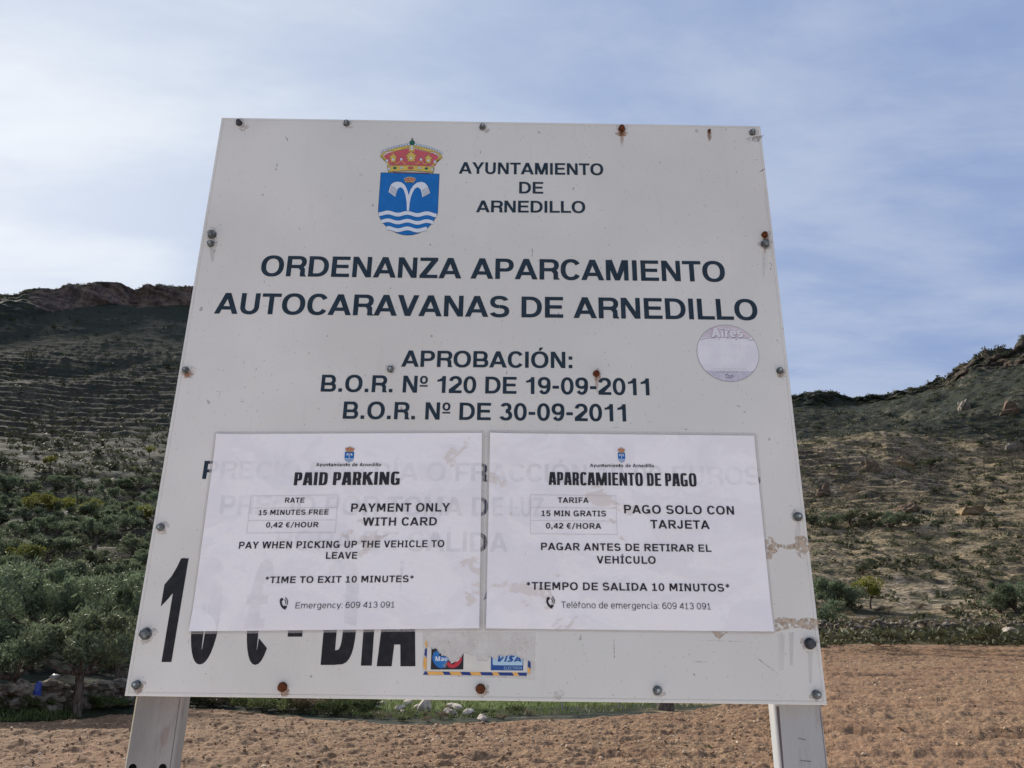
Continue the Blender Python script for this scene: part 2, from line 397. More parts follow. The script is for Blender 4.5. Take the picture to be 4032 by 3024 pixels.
def glyph(ch, st, sh, ws, style):
    """-> list of polygons, left bearing, ink width, right bearing (cap height = 1)"""
    acc = {'Í': 'I', 'Ó': 'O', 'É': 'E', 'é': 'e', 'í': 'i'}.get(ch); base = acc or ch
    p = {'imp': 3.6}.get(style, 2.25); ver = style in ('ver', 'verr')
    S_, Rn, Dg = (.08, .045, .0)
    if style == 'imp': S_, Rn, Dg = .05, .045, .015
    if ver: S_, Rn, Dg = .13, .08, .03
    P = []; lb = rb = S_
    if base in UW:
        w = UW[base] * ws * ({'M': 1.45, 'N': 1.22, 'K': 1.15, 'W': 1.2}.get(base, 1) if style == 'imp' else 1)
        c = base
        if c in 'EFLBDPRH': P.append(rc(0, 0, st, 1))
        if c == 'E': P += [rc(0, 1 - sh, w, 1), rc(0, .5 - sh * .4, w * .93, .5 + sh * .6), rc(0, 0, w, sh)]; rb = Rn
        elif c == 'F': P += [rc(0, 1 - sh, w, 1), rc(0, .46 - sh * .5, w * .9, .46 + sh * .5)]; rb = Dg
        elif c == 'L': P += [rc(0, 0, w, sh)]; rb = Dg
        elif c == 'H': P += [rc(w - st, 0, w, 1), rc(0, .52 - sh / 2, w, .52 + sh / 2)]
        elif c == 'D':
            rx = w * .58; P += [rc(0, 1 - sh, w - rx, 1), rc(0, 0, w - rx, sh)] + ring(w - rx, .5, rx, .5, st, sh, -90, 90, p); rb = Rn
        elif c == 'B':
            for y0, y1, e in ((0, .54, 0), (.54 - sh, 1, .05)):
                ry = (y1 - y0) / 2; rx = min(ry * 1.05, w * .5); x1 = w * (1 - e)
                P += [rc(0, y0, x1 - rx, y0 + sh), rc(0, y1 - sh, x1 - rx, y1)] + ring(x1 - rx, (y0 + y1) / 2, rx, ry, st, sh, -90, 90, p)
            rb = Rn
        elif c in 'PR':
            y0, y1 = (.36, 1) if c == 'P' else (.40, 1); ry = (y1 - y0) / 2; rx = min(ry * 1.1, w * .5); x1 = w if c == 'P' else w * .97
            P += [rc(0, y0, x1 - rx, y0 + sh), rc(0, y1 - sh, x1 - rx, y1)] + ring(x1 - rx, (y0 + y1) / 2, rx, ry, st, sh, -90, 90, p)
            if c == 'R':
                if ver or style == 'imp' and False: P.append([(w * .35, .45), (w * .35 + st * 1.2, .45), (w * 1.05, 0), (w * 1.05 - st * 1.25, 0)])
                else:
                    xl = w * .93 - st; P += [[(xl - st * .5, .5), (xl + st * .55, .5), (xl + st * .97, .36), (xl + st, .10), (w * 1.0, .03), (w * 1.0, 0), (xl + st * .04, 0), (xl, .06), (xl, .30), (xl - st * .5, .42)]]
            rb = Rn if c == 'P' else Dg * 2
        elif c == 'I':
            if style == 'ver': w = st * 2.3; P += [rc(w / 2 - st / 2, 0, w / 2 + st / 2, 1), rc(0, 0, w, sh * .85), rc(0, 1 - sh * .85, w, 1)]; lb = rb = Rn
            else: w = st; P.append(rc(0, 0, st, 1))
        elif c == 'J': P += [rc(w - st, .3, w, 1)] + ring(w / 2, .32, w / 2, .32 + .01, st, sh, 180, 360, p); lb = Dg + .02
        elif c == 'K': P += [rc(0, 0, st, 1), [(st * .6, .32), (w, 1), (w - st * 1.3, 1), (st * .6, .62)], [(st * .9, .56), (w * 1.04 - st * 1.35, 0), (w * 1.04, 0), (st * .9 + st * .95, .70)]]; rb = Dg
        elif c == 'M':
            t = st * 1.12; P += [rc(0, 0, st * .95, 1), rc(w - st * .95, 0, w, 1), [(0, 1), (t * 1.2, 1), (w / 2 + t * .45, 0), (w / 2 - t * .45, 0)], [(w, 1), (w - t * 1.2, 1), (w / 2 - t * .45, 0), (w / 2 + t * .45, 0)]]
            if ver: P[2] = [(0, 1), (t * 1.2, 1), (w / 2 + t * .45, .2), (w / 2 - t * .45, .2)]; P[3] = [(w, 1), (w - t * 1.2, 1), (w / 2 - t * .45, .2), (w / 2 + t * .45, .2)]
        elif c == 'N': t = st * 1.12; P += [rc(0, 0, st * .95, 1), rc(w - st * .95, 0, w, 1), [(0, 1), (t, 1), (w, 0), (w - t, 0)]]
        elif c == 'O': P += ring(w / 2, .5, w / 2, .52, st * 1.04, sh, 0, 360, p, 40); lb = rb = Rn
        elif c == 'C': P += ring(w / 2, .5, w / 2, .52, st * 1.04, sh, 33, 327, p, 34); lb = rb = Rn; w *= .94
        elif c == 'G': P += ring(w / 2, .5, w / 2, .52, st * 1.04, sh, 38, 330, p, 34) + [rc(w - st * .95, 0.02, w - .01, .5), rc(w * .52, .5 - sh, w - .01, .5)]; lb = Rn
        elif c == 'S':
            yb = .5 - sh / 2; ry = (1.02 - yb) / 2; cy = 1.02 - ry
            P += ring(w * .49, cy, w * .47, ry, st * .98, sh, 18, 270, 2.3) + ring(w / 2, 1 - cy, w / 2, ry, st * .98, sh, 90, -162, 2.3); lb = rb = Rn
        elif c == 'T': P += [rc(0, 1 - sh, w, 1), rc(w / 2 - st / 2, 0, w / 2 + st / 2, 1)]; lb = rb = Dg + .01
        elif c == 'U': P += [rc(0, .34, st, 1), rc(w - st, .34, w, 1)] + ring(w / 2, .36, w / 2, .38, st, sh, 180, 360, p)
        elif c in 'AV':
            t = st * 1.1; a = t * .52
            if style == 'imp': a = t * .85
            P += [[(0, 0), (t, 0), (w / 2 - a + t, 1), (w / 2 - a, 1)], [(w, 0), (w - t, 0), (w / 2 + a - t, 1), (w / 2 + a, 1)]]
            if c == 'A': P.append(rc(w * .2, .2, w * .8, .2 + sh))
            else: P = [[(x, 1 - y) for x, y in q] for q in P]
            lb = rb = Dg
        elif c == 'W':
            t = st * 1.02; h = w / 2
            for o in (0, h * .93): ww = h * 1.07; P += [[(o, 1), (o + t, 1), (o + ww / 2 + t * .5, 0), (o + ww / 2 - t * .5, 0)], [(o + ww, 1), (o + ww - t, 1), (o + ww / 2 - t * .5, 0), (o + ww / 2 + t * .5, 0)]]
            lb = rb = Dg
        elif c == 'X': t = st * 1.25; P += [[(0, 0), (t, 0), (w, 1), (w - t, 1)], [(w, 0), (w - t, 0), (0, 1), (t, 1)]]; lb = rb = Dg
        elif c == 'Y': t = st * 1.15; P += [rc(w / 2 - st / 2, 0, w / 2 + st / 2, .46), [(0, 1), (t, 1), (w / 2 + st / 2, .40), (w / 2 - st / 2, .40)], [(w, 1), (w - t, 1), (w / 2 - st / 2, .40), (w / 2 + st / 2, .40)]]; lb = rb = Dg
        elif c == 'Z': P += [rc(0, 0, w, sh), rc(0, 1 - sh, w, 1), [(0, sh * .8), (st * 1.35, sh * .8), (w, 1 - sh * .8), (w - st * 1.35, 1 - sh * .8)]]; lb = rb = .04
    elif base in LWD:
        w = LWD[base] * ws; x = .73; c = base; cy = x / 2; s2 = st * .95; q = sh * .92; lb = rb = S_ * .8
        if c == 'i': w = st; P = [rc(0, 0, st, x), rc(0, .86, st, 1.04)] if not acc else [rc(0, 0, st, x)]
        elif c == 'l': w = st; P = [rc(0, 0, st, 1.04)]
        elif c == 'o': P = ring(w / 2, cy, w / 2, cy + .02, s2, q); lb = rb = Rn
        elif c == 'c': P = ring(w / 2, cy, w / 2, cy + .02, s2, q, 45, 315); lb = rb = Rn
        elif c == 'e': P = ring(w / 2, cy, w / 2, cy + .02, s2, q, 0, 318) + [rc(s2 * .5, cy - q * .5, w - .01, cy + q * .4)]; lb = rb = Rn
        elif c in 'dg':
            P = ring(w / 2, cy, w / 2, cy + .02, s2, q) + [rc(w - st, 0 if c == 'd' else -.12, w, 1.04 if c == 'd' else x)]
            if c == 'g': P += ring(w / 2, -.1, w / 2, .2, st, q, 200, 360)
        elif c == 'a': P = [rc(w - st, 0, w, x * .62)] + ring(w / 2, x * .62, w / 2, x * .4, st, q, 0, 150) + ring(w * .46, .21, w * .46, .22, s2, q * .9)
        elif c in 'nmru':
            if c == 'n': P = [rc(0, 0, st, x), rc(w - st, 0, w, x * .55)] + ring(w / 2, x * .55, w / 2, x * .47, st, q, 0, 180)
            if c == 'u': P = [rc(w - st, 0, w, x), rc(0, x * .45, st, x)] + ring(w / 2, x * .45, w / 2, x * .47, st, q, 180, 360)
            if c == 'r': P = [rc(0, 0, st, x)] + ring(w * .75, x * .5, w * .75, x * .5, st, q, 80, 180); rb = .02
            if c == 'm':
                h = (w + st) / 2; P = [rc(0, 0, st, x)]
                for o in (0, h - st): P += [rc(o + h - st, 0, o + h, x * .55)] + ring(o + h / 2, x * .55, h / 2, x * .47, st, q, 0, 180)
        elif c == 't': P = [rc(w * .22, .15, w * .22 + st, .95), rc(0, x - q, w, x)] + ring(w * .22 + w * .38, .17, w * .38, .18, st, q, 180, 280); lb = rb = .03
        elif c == 'f': P = [rc(w * .22, 0, w * .22 + st, .85), rc(0, x - q, w * .95, x)] + ring(w * .22 + w * .38, .84, w * .38, .2, st, q, 80, 180); lb = rb = .03
        elif c == 'y': t = st * 1.1; P = [[(0, x), (t, x), (w / 2 + t / 2, 0), (w / 2 - t / 2, 0)], [(w, x), (w - t, x), (w / 2 - t * .6 - w * .12, -.26), (w / 2 + t * .4 - w * .12, -.26)]]; lb = rb = Dg
        elif c == 's':
            yb = x / 2 - q / 2; ry = (x + .02 - yb) / 2; cy = x + .02 - ry
            P = ring(w * .49, cy, w * .47, ry, s2, q, 25, 270) + ring(w / 2, x - cy, w / 2, ry, s2, q, 90, -155); lb = rb = Rn
    elif ch in '0123456789':
        w = .71 * ws; lb = rb = Rn; d = ch
        if d == '0': P = ring(w / 2, .5, w / 2, .515, st * .98, sh, 0, 360, 2.2, 36)
        elif d == '1':
            if ver:
                w *= .85; P = [rc(w / 2 - st / 2, 0, w / 2 + st / 2, 1), rc(0, 0, w, sh * .85), rc(w * .04, .74, w / 2, .74 + sh * .85)]; lb = rb = .12
            else: w *= .66; P = [rc(w - st, 0, w, 1), [(0, .66), (w - st, .70), (w - st, .90), (w - st * .2, 1), (w - st * .8, 1), (w - st * 1.1, .90), (w * .2, .80), (0, .79)]]; lb = .1; rb = .14
        elif d == '2': P = ring(w / 2, .68, w / 2, .335, st, sh, 172, -35, 2.2) + [rc(0, 0, w, sh), [(w / 2 + .8 * (w / 2 - st), .60), (0, .22), (0, .05), (st * 1.45, sh * .7), (w * .905, .495)]]
        elif d == '3':
            for cy, ry, e, a0, a1 in ((.745, .27, .05, 165, -92), (.285, .30, 0, 92, -165)): P += ring(w / 2, cy, w / 2 - e, ry, st, sh, a0, a1, 2.2)
        elif d == '4': P = [rc(w * .88 - st, 0, w * .88, 1), rc(0, .2, w, .2 + sh), [(0, .2 + sh * .5), (0, .2 + sh + .04), (w * .88 - st * .9, 1), (w * .88, 1), (w * .88 - st * .2, .8), (st * .9, .2 + sh)]]
        elif d == '5': P = ring(w / 2, .325, w / 2, .345, st, sh, 140, -160, 2.2) + [rc(w * .1, 1 - sh, w * .95, 1), [(w * .02, .42), (w * .02 + st, .46), (w * .1 + st * .9, 1), (w * .1, 1)]]
        elif d in '69':
            P = ring(w / 2, .325, w / 2, .34, st, sh) + ring(w / 2, .5, w / 2, .515, st, sh, 40, 200, 2.2) + [rc(0, .3, st * .98, .5)]
            if d == '9': P = [[(w - x, 1 - y) for x, y in q] for q in P]
    else:
        lb = rb = .10; w = st
        if ch == '.': P = [rc(0, 0, st, st)]
        elif ch == ',': P = [[(0, st), (st, st), (st, 0), (st * .35, -.2), (0, -.2), (st * .3, 0), (0, 0)]]
        elif ch == ':': P = [rc(0, 0, st, st), rc(0, .72 - st, st, .72)]
        elif ch == '-': w = .36 * ws; P = [rc(0, .33, w, .33 + sh * 1.05)]; lb = rb = .06
        elif ch == '/': w = .6 * ws; P = [[(0, -.1), (st * .8, -.1), (w, 1.05), (w - st * .8, 1.05)]]; lb = rb = .03
        elif ch == '*':
            w = .55; 
            for k in range(3):
                a = R(90 + 60 * k); c, s = math.cos(a), math.sin(a); hw = sh * .33
                P.append([(w / 2 + c * r_ - s * o_, .76 + s * r_ + c * o_) for r_, o_ in ((-.26, -hw), (.26, -hw), (.26, hw), (-.26, hw))])
        elif ch == 'º': w = .44 * ws; P = ring(w / 2, .76, w / 2, .24, st * .6, sh * .62) + [rc(0, .36, w, .36 + sh * .55)]; lb = rb = .05
        elif ch == '€': w = .8 * ws; P = ring(w * .55, .5, w * .45, .51, st, sh, 42, 318, 2.2) + [rc(0, .56, w * .75, .56 + sh * .7), rc(0, .33, w * .72, .33 + sh * .7)]; lb = rb = .03
        else: w = 0; lb = .19 * (ws if style != 'ver' else 1.2); rb = lb
    if acc:
        cx = w / 2; top = 1.06 if acc.isupper() else .82
        P.append([(cx - st * .35, top), (cx + st * .25, top), (cx + st * .95, top + .2), (cx + st * .0, top + .2)])
    return P, lb, w, rb
STY = dict(helv=(.203, .164, 1.0), ver=(.215, .165, 1.06), verr=(.115, .10, .98), imp=(.205, .135, .60), bold=(.27, .2, 1.0))
GC = {}
def gtri(ch, style):
    k = (ch, style)
    if k not in GC:
        P, lb, w, rb = glyph(ch, *STY[style], style)
        GC[k] = (poly_union(P) if P else ([], []), lb, w, rb)
    return GC[k]
class Ink:
    """collects flat coloured shapes on the sign plane; later layers sit a hair further out"""
    def __init__(s, n0, step=.00012): s.V = []; s.F = []; s.I = []; s.n0 = n0; s.step = step
    def tris(s, vs, fs, m=0, lay=0):
        b = len(s.V); n = s.n0 + lay * s.step
        s.V += [sp(x, y, n) for x, y in vs]; s.F += [tuple(b + i for i in f) for f in fs]; s.I += [m] * len(fs)
    def poly(s, pts, m=0, lay=0):
        v, f = poly_union([pts]); s.tris(v, f, m, lay)
    def polys(s, ps, m=0, lay=0):
        v, f = poly_union(ps); s.tris(v, f, m, lay)
    def text(s, txt, style, l, r, cap, m=0, lay=0):
        """l, r: photo pixels of the leftmost and rightmost ink on the base line; cap: cap height in photo pixels"""
        p0 = uv(*l); p1 = uv(*r); hc = ((uv(l[0], l[1] - cap) - p0)[1] + (uv(r[0], r[1] - cap) - p1)[1]) / 2
        x = 0; runs = []
        for i, ch in enumerate(txt):
            (vs, fs), lb, w, rb = gtri(ch, style)
            if i == 0: x = -lb
            runs.append((x + lb, vs, fs)); x += lb + w + rb
        tot = x - gtri(txt[-1], style)[3]
        ex = (p1 - p0) / tot
        for ox, vs, fs in runs:
            if fs: s.tris([tuple(p0 + ex * (ox + a) + np.array([0, hc * b])) for a, b in vs], fs, m, lay)
    def build(s, name, mats, parent, base, **kw): return mobj(name, s.V, s.F, mats, parent, base, mi=s.I, **kw)
def flat(name, c, rough=.5, spec=.35, wear=0.0):
    s = NT(name)
    if wear:
        a = s.noise(60, 4, .6); c2 = tuple(min(1, x * (1 + wear) + wear * .03) for x in c[:3]) + (1,)
        s.color(s.mix(s.ramp(a, .4, .65), c, c2))
    else: s.color(c)
    s.rough(rough, spec); return s.m
NAVY = flat('navy vinyl', srgb(30, 47, 62), .5, .25, .2)
BLACK = flat('black vinyl', srgb(12, 13, 22), .4, .4, .3)
INK = flat('printer ink', srgb(38, 38, 46), .6, .3, .3)
WHT = flat('white print', srgb(214, 224, 238), .5)
BLU = flat('blue print', srgb(0, 104, 182), .45, .35, .08); DKB = flat('dark blue print', srgb(24, 38, 78), .45)
RED = flat('faded red print', srgb(190, 88, 98), .5, .35, .08); GOLD = flat('gold print', srgb(204, 180, 92), .5, .35, .1)
OLV = flat('olive outline', srgb(104, 92, 46), .5); GRN = flat('green print', srgb(22, 98, 76), .5); PRL = flat('pearl print', srgb(196, 212, 232), .5)
MAR = flat('dark red print', srgb(108, 48, 60), .5)
CREST = [BLU, DKB, WHT, RED, GOLD, OLV, GRN, PRL, MAR]

def crest(name, parent, base, n0, dest=None, step=.00007):
    """arms as drawn on the big panel (crop pixels); dest maps them to a smaller copy"""
    ink = Ink(n0, step)
    def T(x, y):
        px, py = 1440 + x / 3.769, 520 + y / 3.769
        p = uv(px, py)
        return tuple(p) if dest is None else tuple(dest(p))
    def P(pts, m, lay): ink.poly([T(*q) for q in pts], m, lay)
    def circ(x, y, r, m, lay, n=12, ry=None): P([(x + r * math.cos(k * 2 * math.pi / n), y + (ry or r) * math.sin(k * 2 * math.pi / n)) for k in range(n)], m, lay)
    def strip(pts, w, m, lay):
        a = np.array(pts, float); d = np.gradient(a, axis=0); d /= np.linalg.norm(d, axis=1)[:, None] + 1e-9
        nn = np.stack([-d[:, 1], d[:, 0]], 1) * w / 2
        P(list(map(tuple, a + nn)) + list(map(tuple, (a - nn)[::-1])), m, lay)
    sh = [(228, 605), (188, 1165), (196, 1230), (222, 1292), (262, 1352), (318, 1412), (390, 1462), (470, 1500), (545, 1521), (620, 1529), (700, 1522), (780, 1502), (860, 1462), (930, 1410), (985, 1350), (1022, 1290), (1052, 1240), (1066, 1190), (1090, 625)]
    c0 = np.array([640, 1000.])
    big = [tuple(c0 + (np.array(q) - c0) * 1.012) for q in sh]
    P(big, 1, 0); P(sh, 0, 1)
    def wave(y0, th, x0, x1):
        xs = np.linspace(x0, x1, 40); f = lambda x: y0 + (x - 620) * .02 - 15 * math.cos((x - 620) / 290 * 2 * math.pi)
        up_ = [(x, f(x)) for x in xs]; dn = [(x, f(x) + th) for x in xs[::-1]]
        P([(x, y - 4) for x, y in up_] + [(x, y + 4) for x, y in dn], 1, 2); P(up_ + dn, 2, 3)
    wave(1188, 56, 194, 1052); wave(1305, 54, 232, 1000); wave(1418, 56, 314, 908)
    ft = [(612, 1172), (608, 1040), (592, 940), (568, 868), (545, 836), (516, 822), (488, 832), (466, 870), (452, 915), (440, 965), (390, 930), (340, 895), (356, 830), (378, 780), (412, 752), (470, 738), (530, 748), (580, 790), (612, 850), (640, 940),
          (664, 862), (704, 800), (760, 755), (830, 740), (885, 762), (922, 805), (940, 850), (953, 910), (900, 942), (842, 972), (832, 905), (812, 850), (790, 828), (765, 822), (730, 842), (696, 900), (670, 970), (652, 1060), (642, 1172)]
    cf = np.array([640, 900.]); P([tuple(cf + (np.array(q) - cf) * 1.02) for q in ft], 1, 4); P(ft, 2, 5)
    for k in range(6):
        x = 362 + k * 15; P([(x + 22, 798 + k * 9), (x + 26, 800 + k * 9), (x - 2, 908 + k * 9), (x - 6, 905 + k * 9)], 1, 6)
        x = 925 - k * 16; P([(x - 4, 812 + k * 9), (x, 810 + k * 9), (x + 16, 922 + k * 8), (x + 12, 925 + k * 8)], 1, 6)
    def crown(ox, oy, k, lay):
        def Q(pts): return [(ox + x * k, oy + y * k) for x, y in pts]
        P(Q([(275, 350), (330, 315), (440, 285), (560, 262), (640, 245), (720, 250), (860, 285), (1000, 315), (1072, 350), (1082, 410), (1030, 505), (680, 498), (330, 490), (285, 410)]), 3, lay)
        for pts, w in (([(300, 420), (236, 350), (256, 318), (310, 275), (420, 262), (530, 236), (640, 205)], 26), ([(1050, 440), (1112, 372), (1100, 335), (1045, 290), (950, 275), (840, 240), (725, 207)], 26), ([(402, 300), (440, 276), (540, 255), (640, 222)], 13), ([(960, 310), (920, 285), (820, 255), (725, 225)], 13),
                       ([(330, 500), (345, 470), (310, 440), (262, 400), (218, 348)], 16), ([(1005, 515), (995, 490), (1040, 455), (1085, 415), (1138, 370)], 16)):
            strip(Q(pts), (w + 8) * k, 5, lay + 1); strip(Q(pts), w * k, 4, lay + 2)
        P(Q([(655, 190), (715, 192), (722, 290), (645, 288)]), 4, lay + 3)
        for x, y, s_ in ((675, 372, 1), (408, 392, .86), (930, 408, .86)):
            lf = []
            for j in range(20):
                a = j / 20 * 2 * math.pi - math.pi / 2; r = (100 if j % 4 == 0 else 78 if j % 2 == 0 else 54) * s_
                lf.append((x + r * math.cos(a) * (.92 if x == 675 else .72), y + r * math.sin(a)))
            c1 = np.array([x, y]); P(Q([tuple(c1 + (np.array(q) - c1) * 1.1) for q in lf]), 5, lay + 4); P(Q(lf), 4, lay + 5); circ(ox + x * k, oy + (y + 18) * k, 17 * k, 7, lay + 6)
        for a, b in (((345, 500), (320, 440)), ((440, 480), (530, 420)), ((530, 420), (600, 480)), ((740, 480), (820, 420)), ((820, 420), (900, 490)), ((980, 500), (1025, 450))): strip(Q([a, ((a[0] + b[0]) / 2, (a[1] + b[1]) / 2 + 12), b]), 9 * k, 4, lay + 4)
        for x, y in ((528, 408), (822, 410), (317, 428), (1027, 444)): circ(ox + x * k, oy + y * k, 19 * k, 7, lay + 5)
        P(Q([(390, 595), (960, 608), (930, 622), (430, 612)]), 8, lay + 4)
        P(Q([(316, 508), (420, 496), (668, 494), (900, 504), (1022, 528), (1000, 618), (930, 596), (668, 580), (430, 588), (338, 606)]), 5, lay + 4); P(Q([(322, 514), (420, 502), (668, 500), (900, 510), (1014, 532), (992, 606), (930, 588), (668, 572), (430, 580), (344, 596)]), 4, lay + 5)
        for x, y in ((433, 537), (900, 545)): P(Q([(x - 34, y), (x, y - 24), (x + 34, y), (x, y + 24)]), 6, lay + 6)
        for x, y in ((533, 533), (798, 537), (345, 550), (985, 562)): circ(ox + x * k, oy + y * k, 22 * k, 5, lay + 6); circ(ox + x * k, oy + y * k, 18 * k, 7, lay + 7)
        circ(ox + 667 * k, oy + 535 * k, 44 * k, 5, lay + 6, 14, 24 * k); circ(ox + 667 * k, oy + 535 * k, 38 * k, 3, lay + 7, 14, 19 * k)
        for i in range(11):
            f = i / 10; x = 244 + (640 - 244) * f; y = 298 - 112 * f ** .8 - 8 * math.sin(f * 3.1); circ(ox + x * k, oy + y * k, 19 * k, 1, lay + 5, 10); circ(ox + x * k, oy + y * k, 16 * k, 7, lay + 6, 10)
            x = 1122 - (1122 - 735) * f; y = 316 - 128 * f ** .8 - 8 * math.sin(f * 3.1); circ(ox + x * k, oy + y * k, 19 * k, 1, lay + 5, 10); circ(ox + x * k, oy + y * k, 16 * k, 7, lay + 6, 10)
        for y in (195, 225, 255): circ(ox + 685 * k, oy + y * k, 17 * k, 7, lay + 6, 10)
        circ(ox + 690 * k, oy + 162 * k, 40 * k, 1, lay + 6); circ(ox + 690 * k, oy + 162 * k, 34 * k, 6, lay + 7)
        strip(Q([(690, 125), (690, 95)]), 11 * k, 5, lay + 7); strip(Q([(676, 106), (712, 106)]), 9 * k, 5, lay + 8)
    crown(0, 0, 1, 2); crown(520, 632, .2, 3)
    return ink.build(name, CREST, parent, base)

# ---------------------------------------------------------------- panel, posts, bolts
SB = np.array([0.0, SY0 + .03, 0.0])
sign = empty('parking_sign', SB, 'large cream sheet metal notice board on two grey steel posts with faded navy lettering', 'sign')
def mat_panel():
    s = NT('cream enamelled sheet')
    a = s.noise(3.5, 4, .55); b = s.noise(320, 2, .5, sc=(1, 1, .8)); c = s.noise(45, 3, .6, sc=(1, 1, .16)); d = s.noise(1.3, 3, .5, loc=(3, 1, 2))
    col = s.mix(s.ramp(a, .35, .68), srgb(212, 211, 207), srgb(223, 222, 219))
    col = s.mix(s.ramp(d, .45, .62, 0, .5), col, srgb(210, 213, 211))
    col = s.mix(s.math('MULTIPLY', s.ramp(b, .70, .76), .55), col, srgb(122, 112, 106))
    b2 = s.noise(95, 2, .5, sc=(1, 1, .55), loc=(5, 0, 3)); col = s.mix(s.math('MULTIPLY', s.ramp(b2, .745, .775), .6), col, srgb(130, 122, 118))
    b3 = s.noise(60, 3, .6, sc=(.35, 1, 2.2), loc=(1, 0, 8)); col = s.mix(s.math('MULTIPLY', s.ramp(b3, .735, .755), .4), col, srgb(140, 134, 132))
    col = s.mix(s.ramp(c, .60, .74, 0, .1), col, srgb(190, 180, 170))
    s.color(col).rough(s.ramp(a, .3, .7, .34, .48), .45).bump(s.noise(1.8, 3, .5), .35, .012)
    return s.m
PAN = mat_panel()
EDGE = flat('worn cream edge', srgb(206, 200, 196), .45, .4, .12)
def rectring(r):  # u0,v0,u1,v1
    return [(r[0], r[1]), (r[2], r[1]), (r[2], r[3]), (r[0], r[3])]
prof = [((0, 0, SW, SH), -.022), ((0, 0, SW, SH), -.0006), ((.0009, .0009, SW - .0009, SH - .0009), .0), ((.0042, .0042, SW - .0042, SH - .0036), .0), ((.0046, .0046, SW - .0046, SH - .004), -.0008), ((.0054, .0054, SW - .0054, SH - .0048), -.0008), ((.0058, .0058, SW - .0058, SH - .0052), .0)]
V = []; F = []
for r, n in prof: V += [sp(u, v, n) for u, v in rectring(r)]
for k in range(len(prof) - 1):
    for i in range(4): F.append((k * 4 + i, k * 4 + (i + 1) % 4, k * 4 + 4 + (i + 1) % 4, k * 4 + 4 + i))
F.append((3, 2, 1, 0))
b = (len(prof) - 1) * 4
# front face as a fine sheet that is very slightly dished and dented
nu = nv = 60; r = prof[-1][0]; fb = len(V)
for j in range(nv + 1):
    for i in range(nu + 1):
        u = r[0] + (r[2] - r[0]) * i / nu; v = r[1] + (r[3] - r[1]) * j / nv
        e = min(1, min(i, nu - i, j, nv - j) / 6.)
        V.append(sp(u, v, e * .0007 * (-abs(fbm(np.array(u * 5.), np.array(v * 5.), 3, 5))))) 
for j in range(nv):
    for i in range(nu):
        a = fb + j * (nu + 1) + i; F.append((a, a + 1, a + nu + 2, a + nu + 1))
panel = mobj('panel', V, F, PAN, sign, SB)
for p in panel.data.polygons:
    if len(p.vertices) == 4 and p.index >= len(prof) * 4 - 3: p.use_smooth = True

def mat_galv(name, c1, c2):
    s = NT(name); a = s.noise(9, 5, .6, sc=(1, 1, .35)); b = s.noise(120, 3, .6, sc=(1, 1, .2)); e = s.noise(2.2, 3, .5)
    col = s.mix(s.ramp(a, .35, .65), c1, c2); col = s.mix(s.ramp(b, .56, .72, 0, .3), col, srgb(104, 102, 104)); col = s.mix(s.ramp(e, .5, .66, 0, .5), col, srgb(170, 160, 158))
    rs = s.noise(26, 4, .6, sc=(1, 1, .3), loc=(2, 2, 2)); col = s.mix(s.ramp(rs, .63, .74, 0, .65), col, srgb(112, 84, 66))
    s.color(col).rough(.55, .4, .25).bump(b, .25, .004); return s.m
G1 = mat_galv('galvanised steel', srgb(128, 125, 124), srgb(156, 152, 150)); G2 = mat_galv('galvanised steel bluish', srgb(138, 148, 153), srgb(172, 181, 186))
HOLE = flat('dark inside', srgb(16, 15, 16), .9, .1)
def post(u0, u1, depth, mat, holes, lip):
    """hollow steel section behind the panel, its front 22 mm back; face plate with bolt holes"""
    y0 = SY0 + .0225; x0, x1 = SX0 + u0, SX0 + u1; zt = SZ0 + SH - .03; t = .003; rr = .004
    sec = [(x0 + rr, y0), (x0 + rr * .3, y0 + rr * .3), (x0, y0 + rr), (x0, y0 + depth - rr), (x0 + rr, y0 + depth), (x1 - rr, y0 + depth), (x1, y0 + depth - rr), (x1, y0 + rr), (x1 - rr * .3, y0 + rr * .3), (x1 - rr, y0)]
    V = [(x, y, z) for z in (-.35, zt) for x, y in sec]; n = len(sec)
    F = [(i, (i + 1) % n, n + (i + 1) % n, n + i)[::-1] for i in range(n - 1)] + [tuple(range(n, 2 * n))]
    # face plate with round holes
    zb, ztop = -.35, zt; pts = [Vector((x0 + rr, zb)), Vector((x1 - rr, zb)), Vector((x1 - rr, ztop)), Vector((x0 + rr, ztop))]; ed = [(0, 1), (1, 2), (2, 3), (3, 0)]
    for hx, hz, hr in holes:
        b_ = len(pts); pts += [Vector((hx + hr * math.cos(k * math.pi / 8), hz + hr * math.sin(k * math.pi / 8))) for k in range(16)]; ed += [(b_ + k, b_ + (k + 1) % 16) for k in range(16)]
    o = delaunay_2d_cdt(pts, ed, [], 1, 1e-6); fb_ = len(V); V += [(p.x, y0, p.y) for p in o[0]]
    for tri in o[2]:
        c = sum((o[0][i] for i in tri), Vector((0, 0))) / len(tri)
        if all((c.x - hx) ** 2 + (c.y - hz) ** 2 > hr * hr * .97 for hx, hz, hr in holes): F.append(tuple(fb_ + i for i in tri))
    return mobj('post', V, F, mat, sign, SB)
def u_at(px, py, back):   # u of a pixel on a plane further back than the panel face
    d = ray(px, py); t = (SY0 + back) / d[1]; p = CAM + d * t; return p[0] - SX0, p[2]
uL0, uL1 = u_at(531, 2750, .0225)[0], u_at(722, 2750, .0225)[0]; uR0, uR1 = u_at(3048, 2780, .0225)[0], u_at(3236, 2780, .0225)[0]
hl = []
for px in (522, 640):
    hu, hz = u_at(px, 3025, .0225); hl.append((SX0 + hu, hz, .0058))
post(uL0, uL1, .030, G1, hl, True)
post(uR0, uR1, .030, G2, [], False)
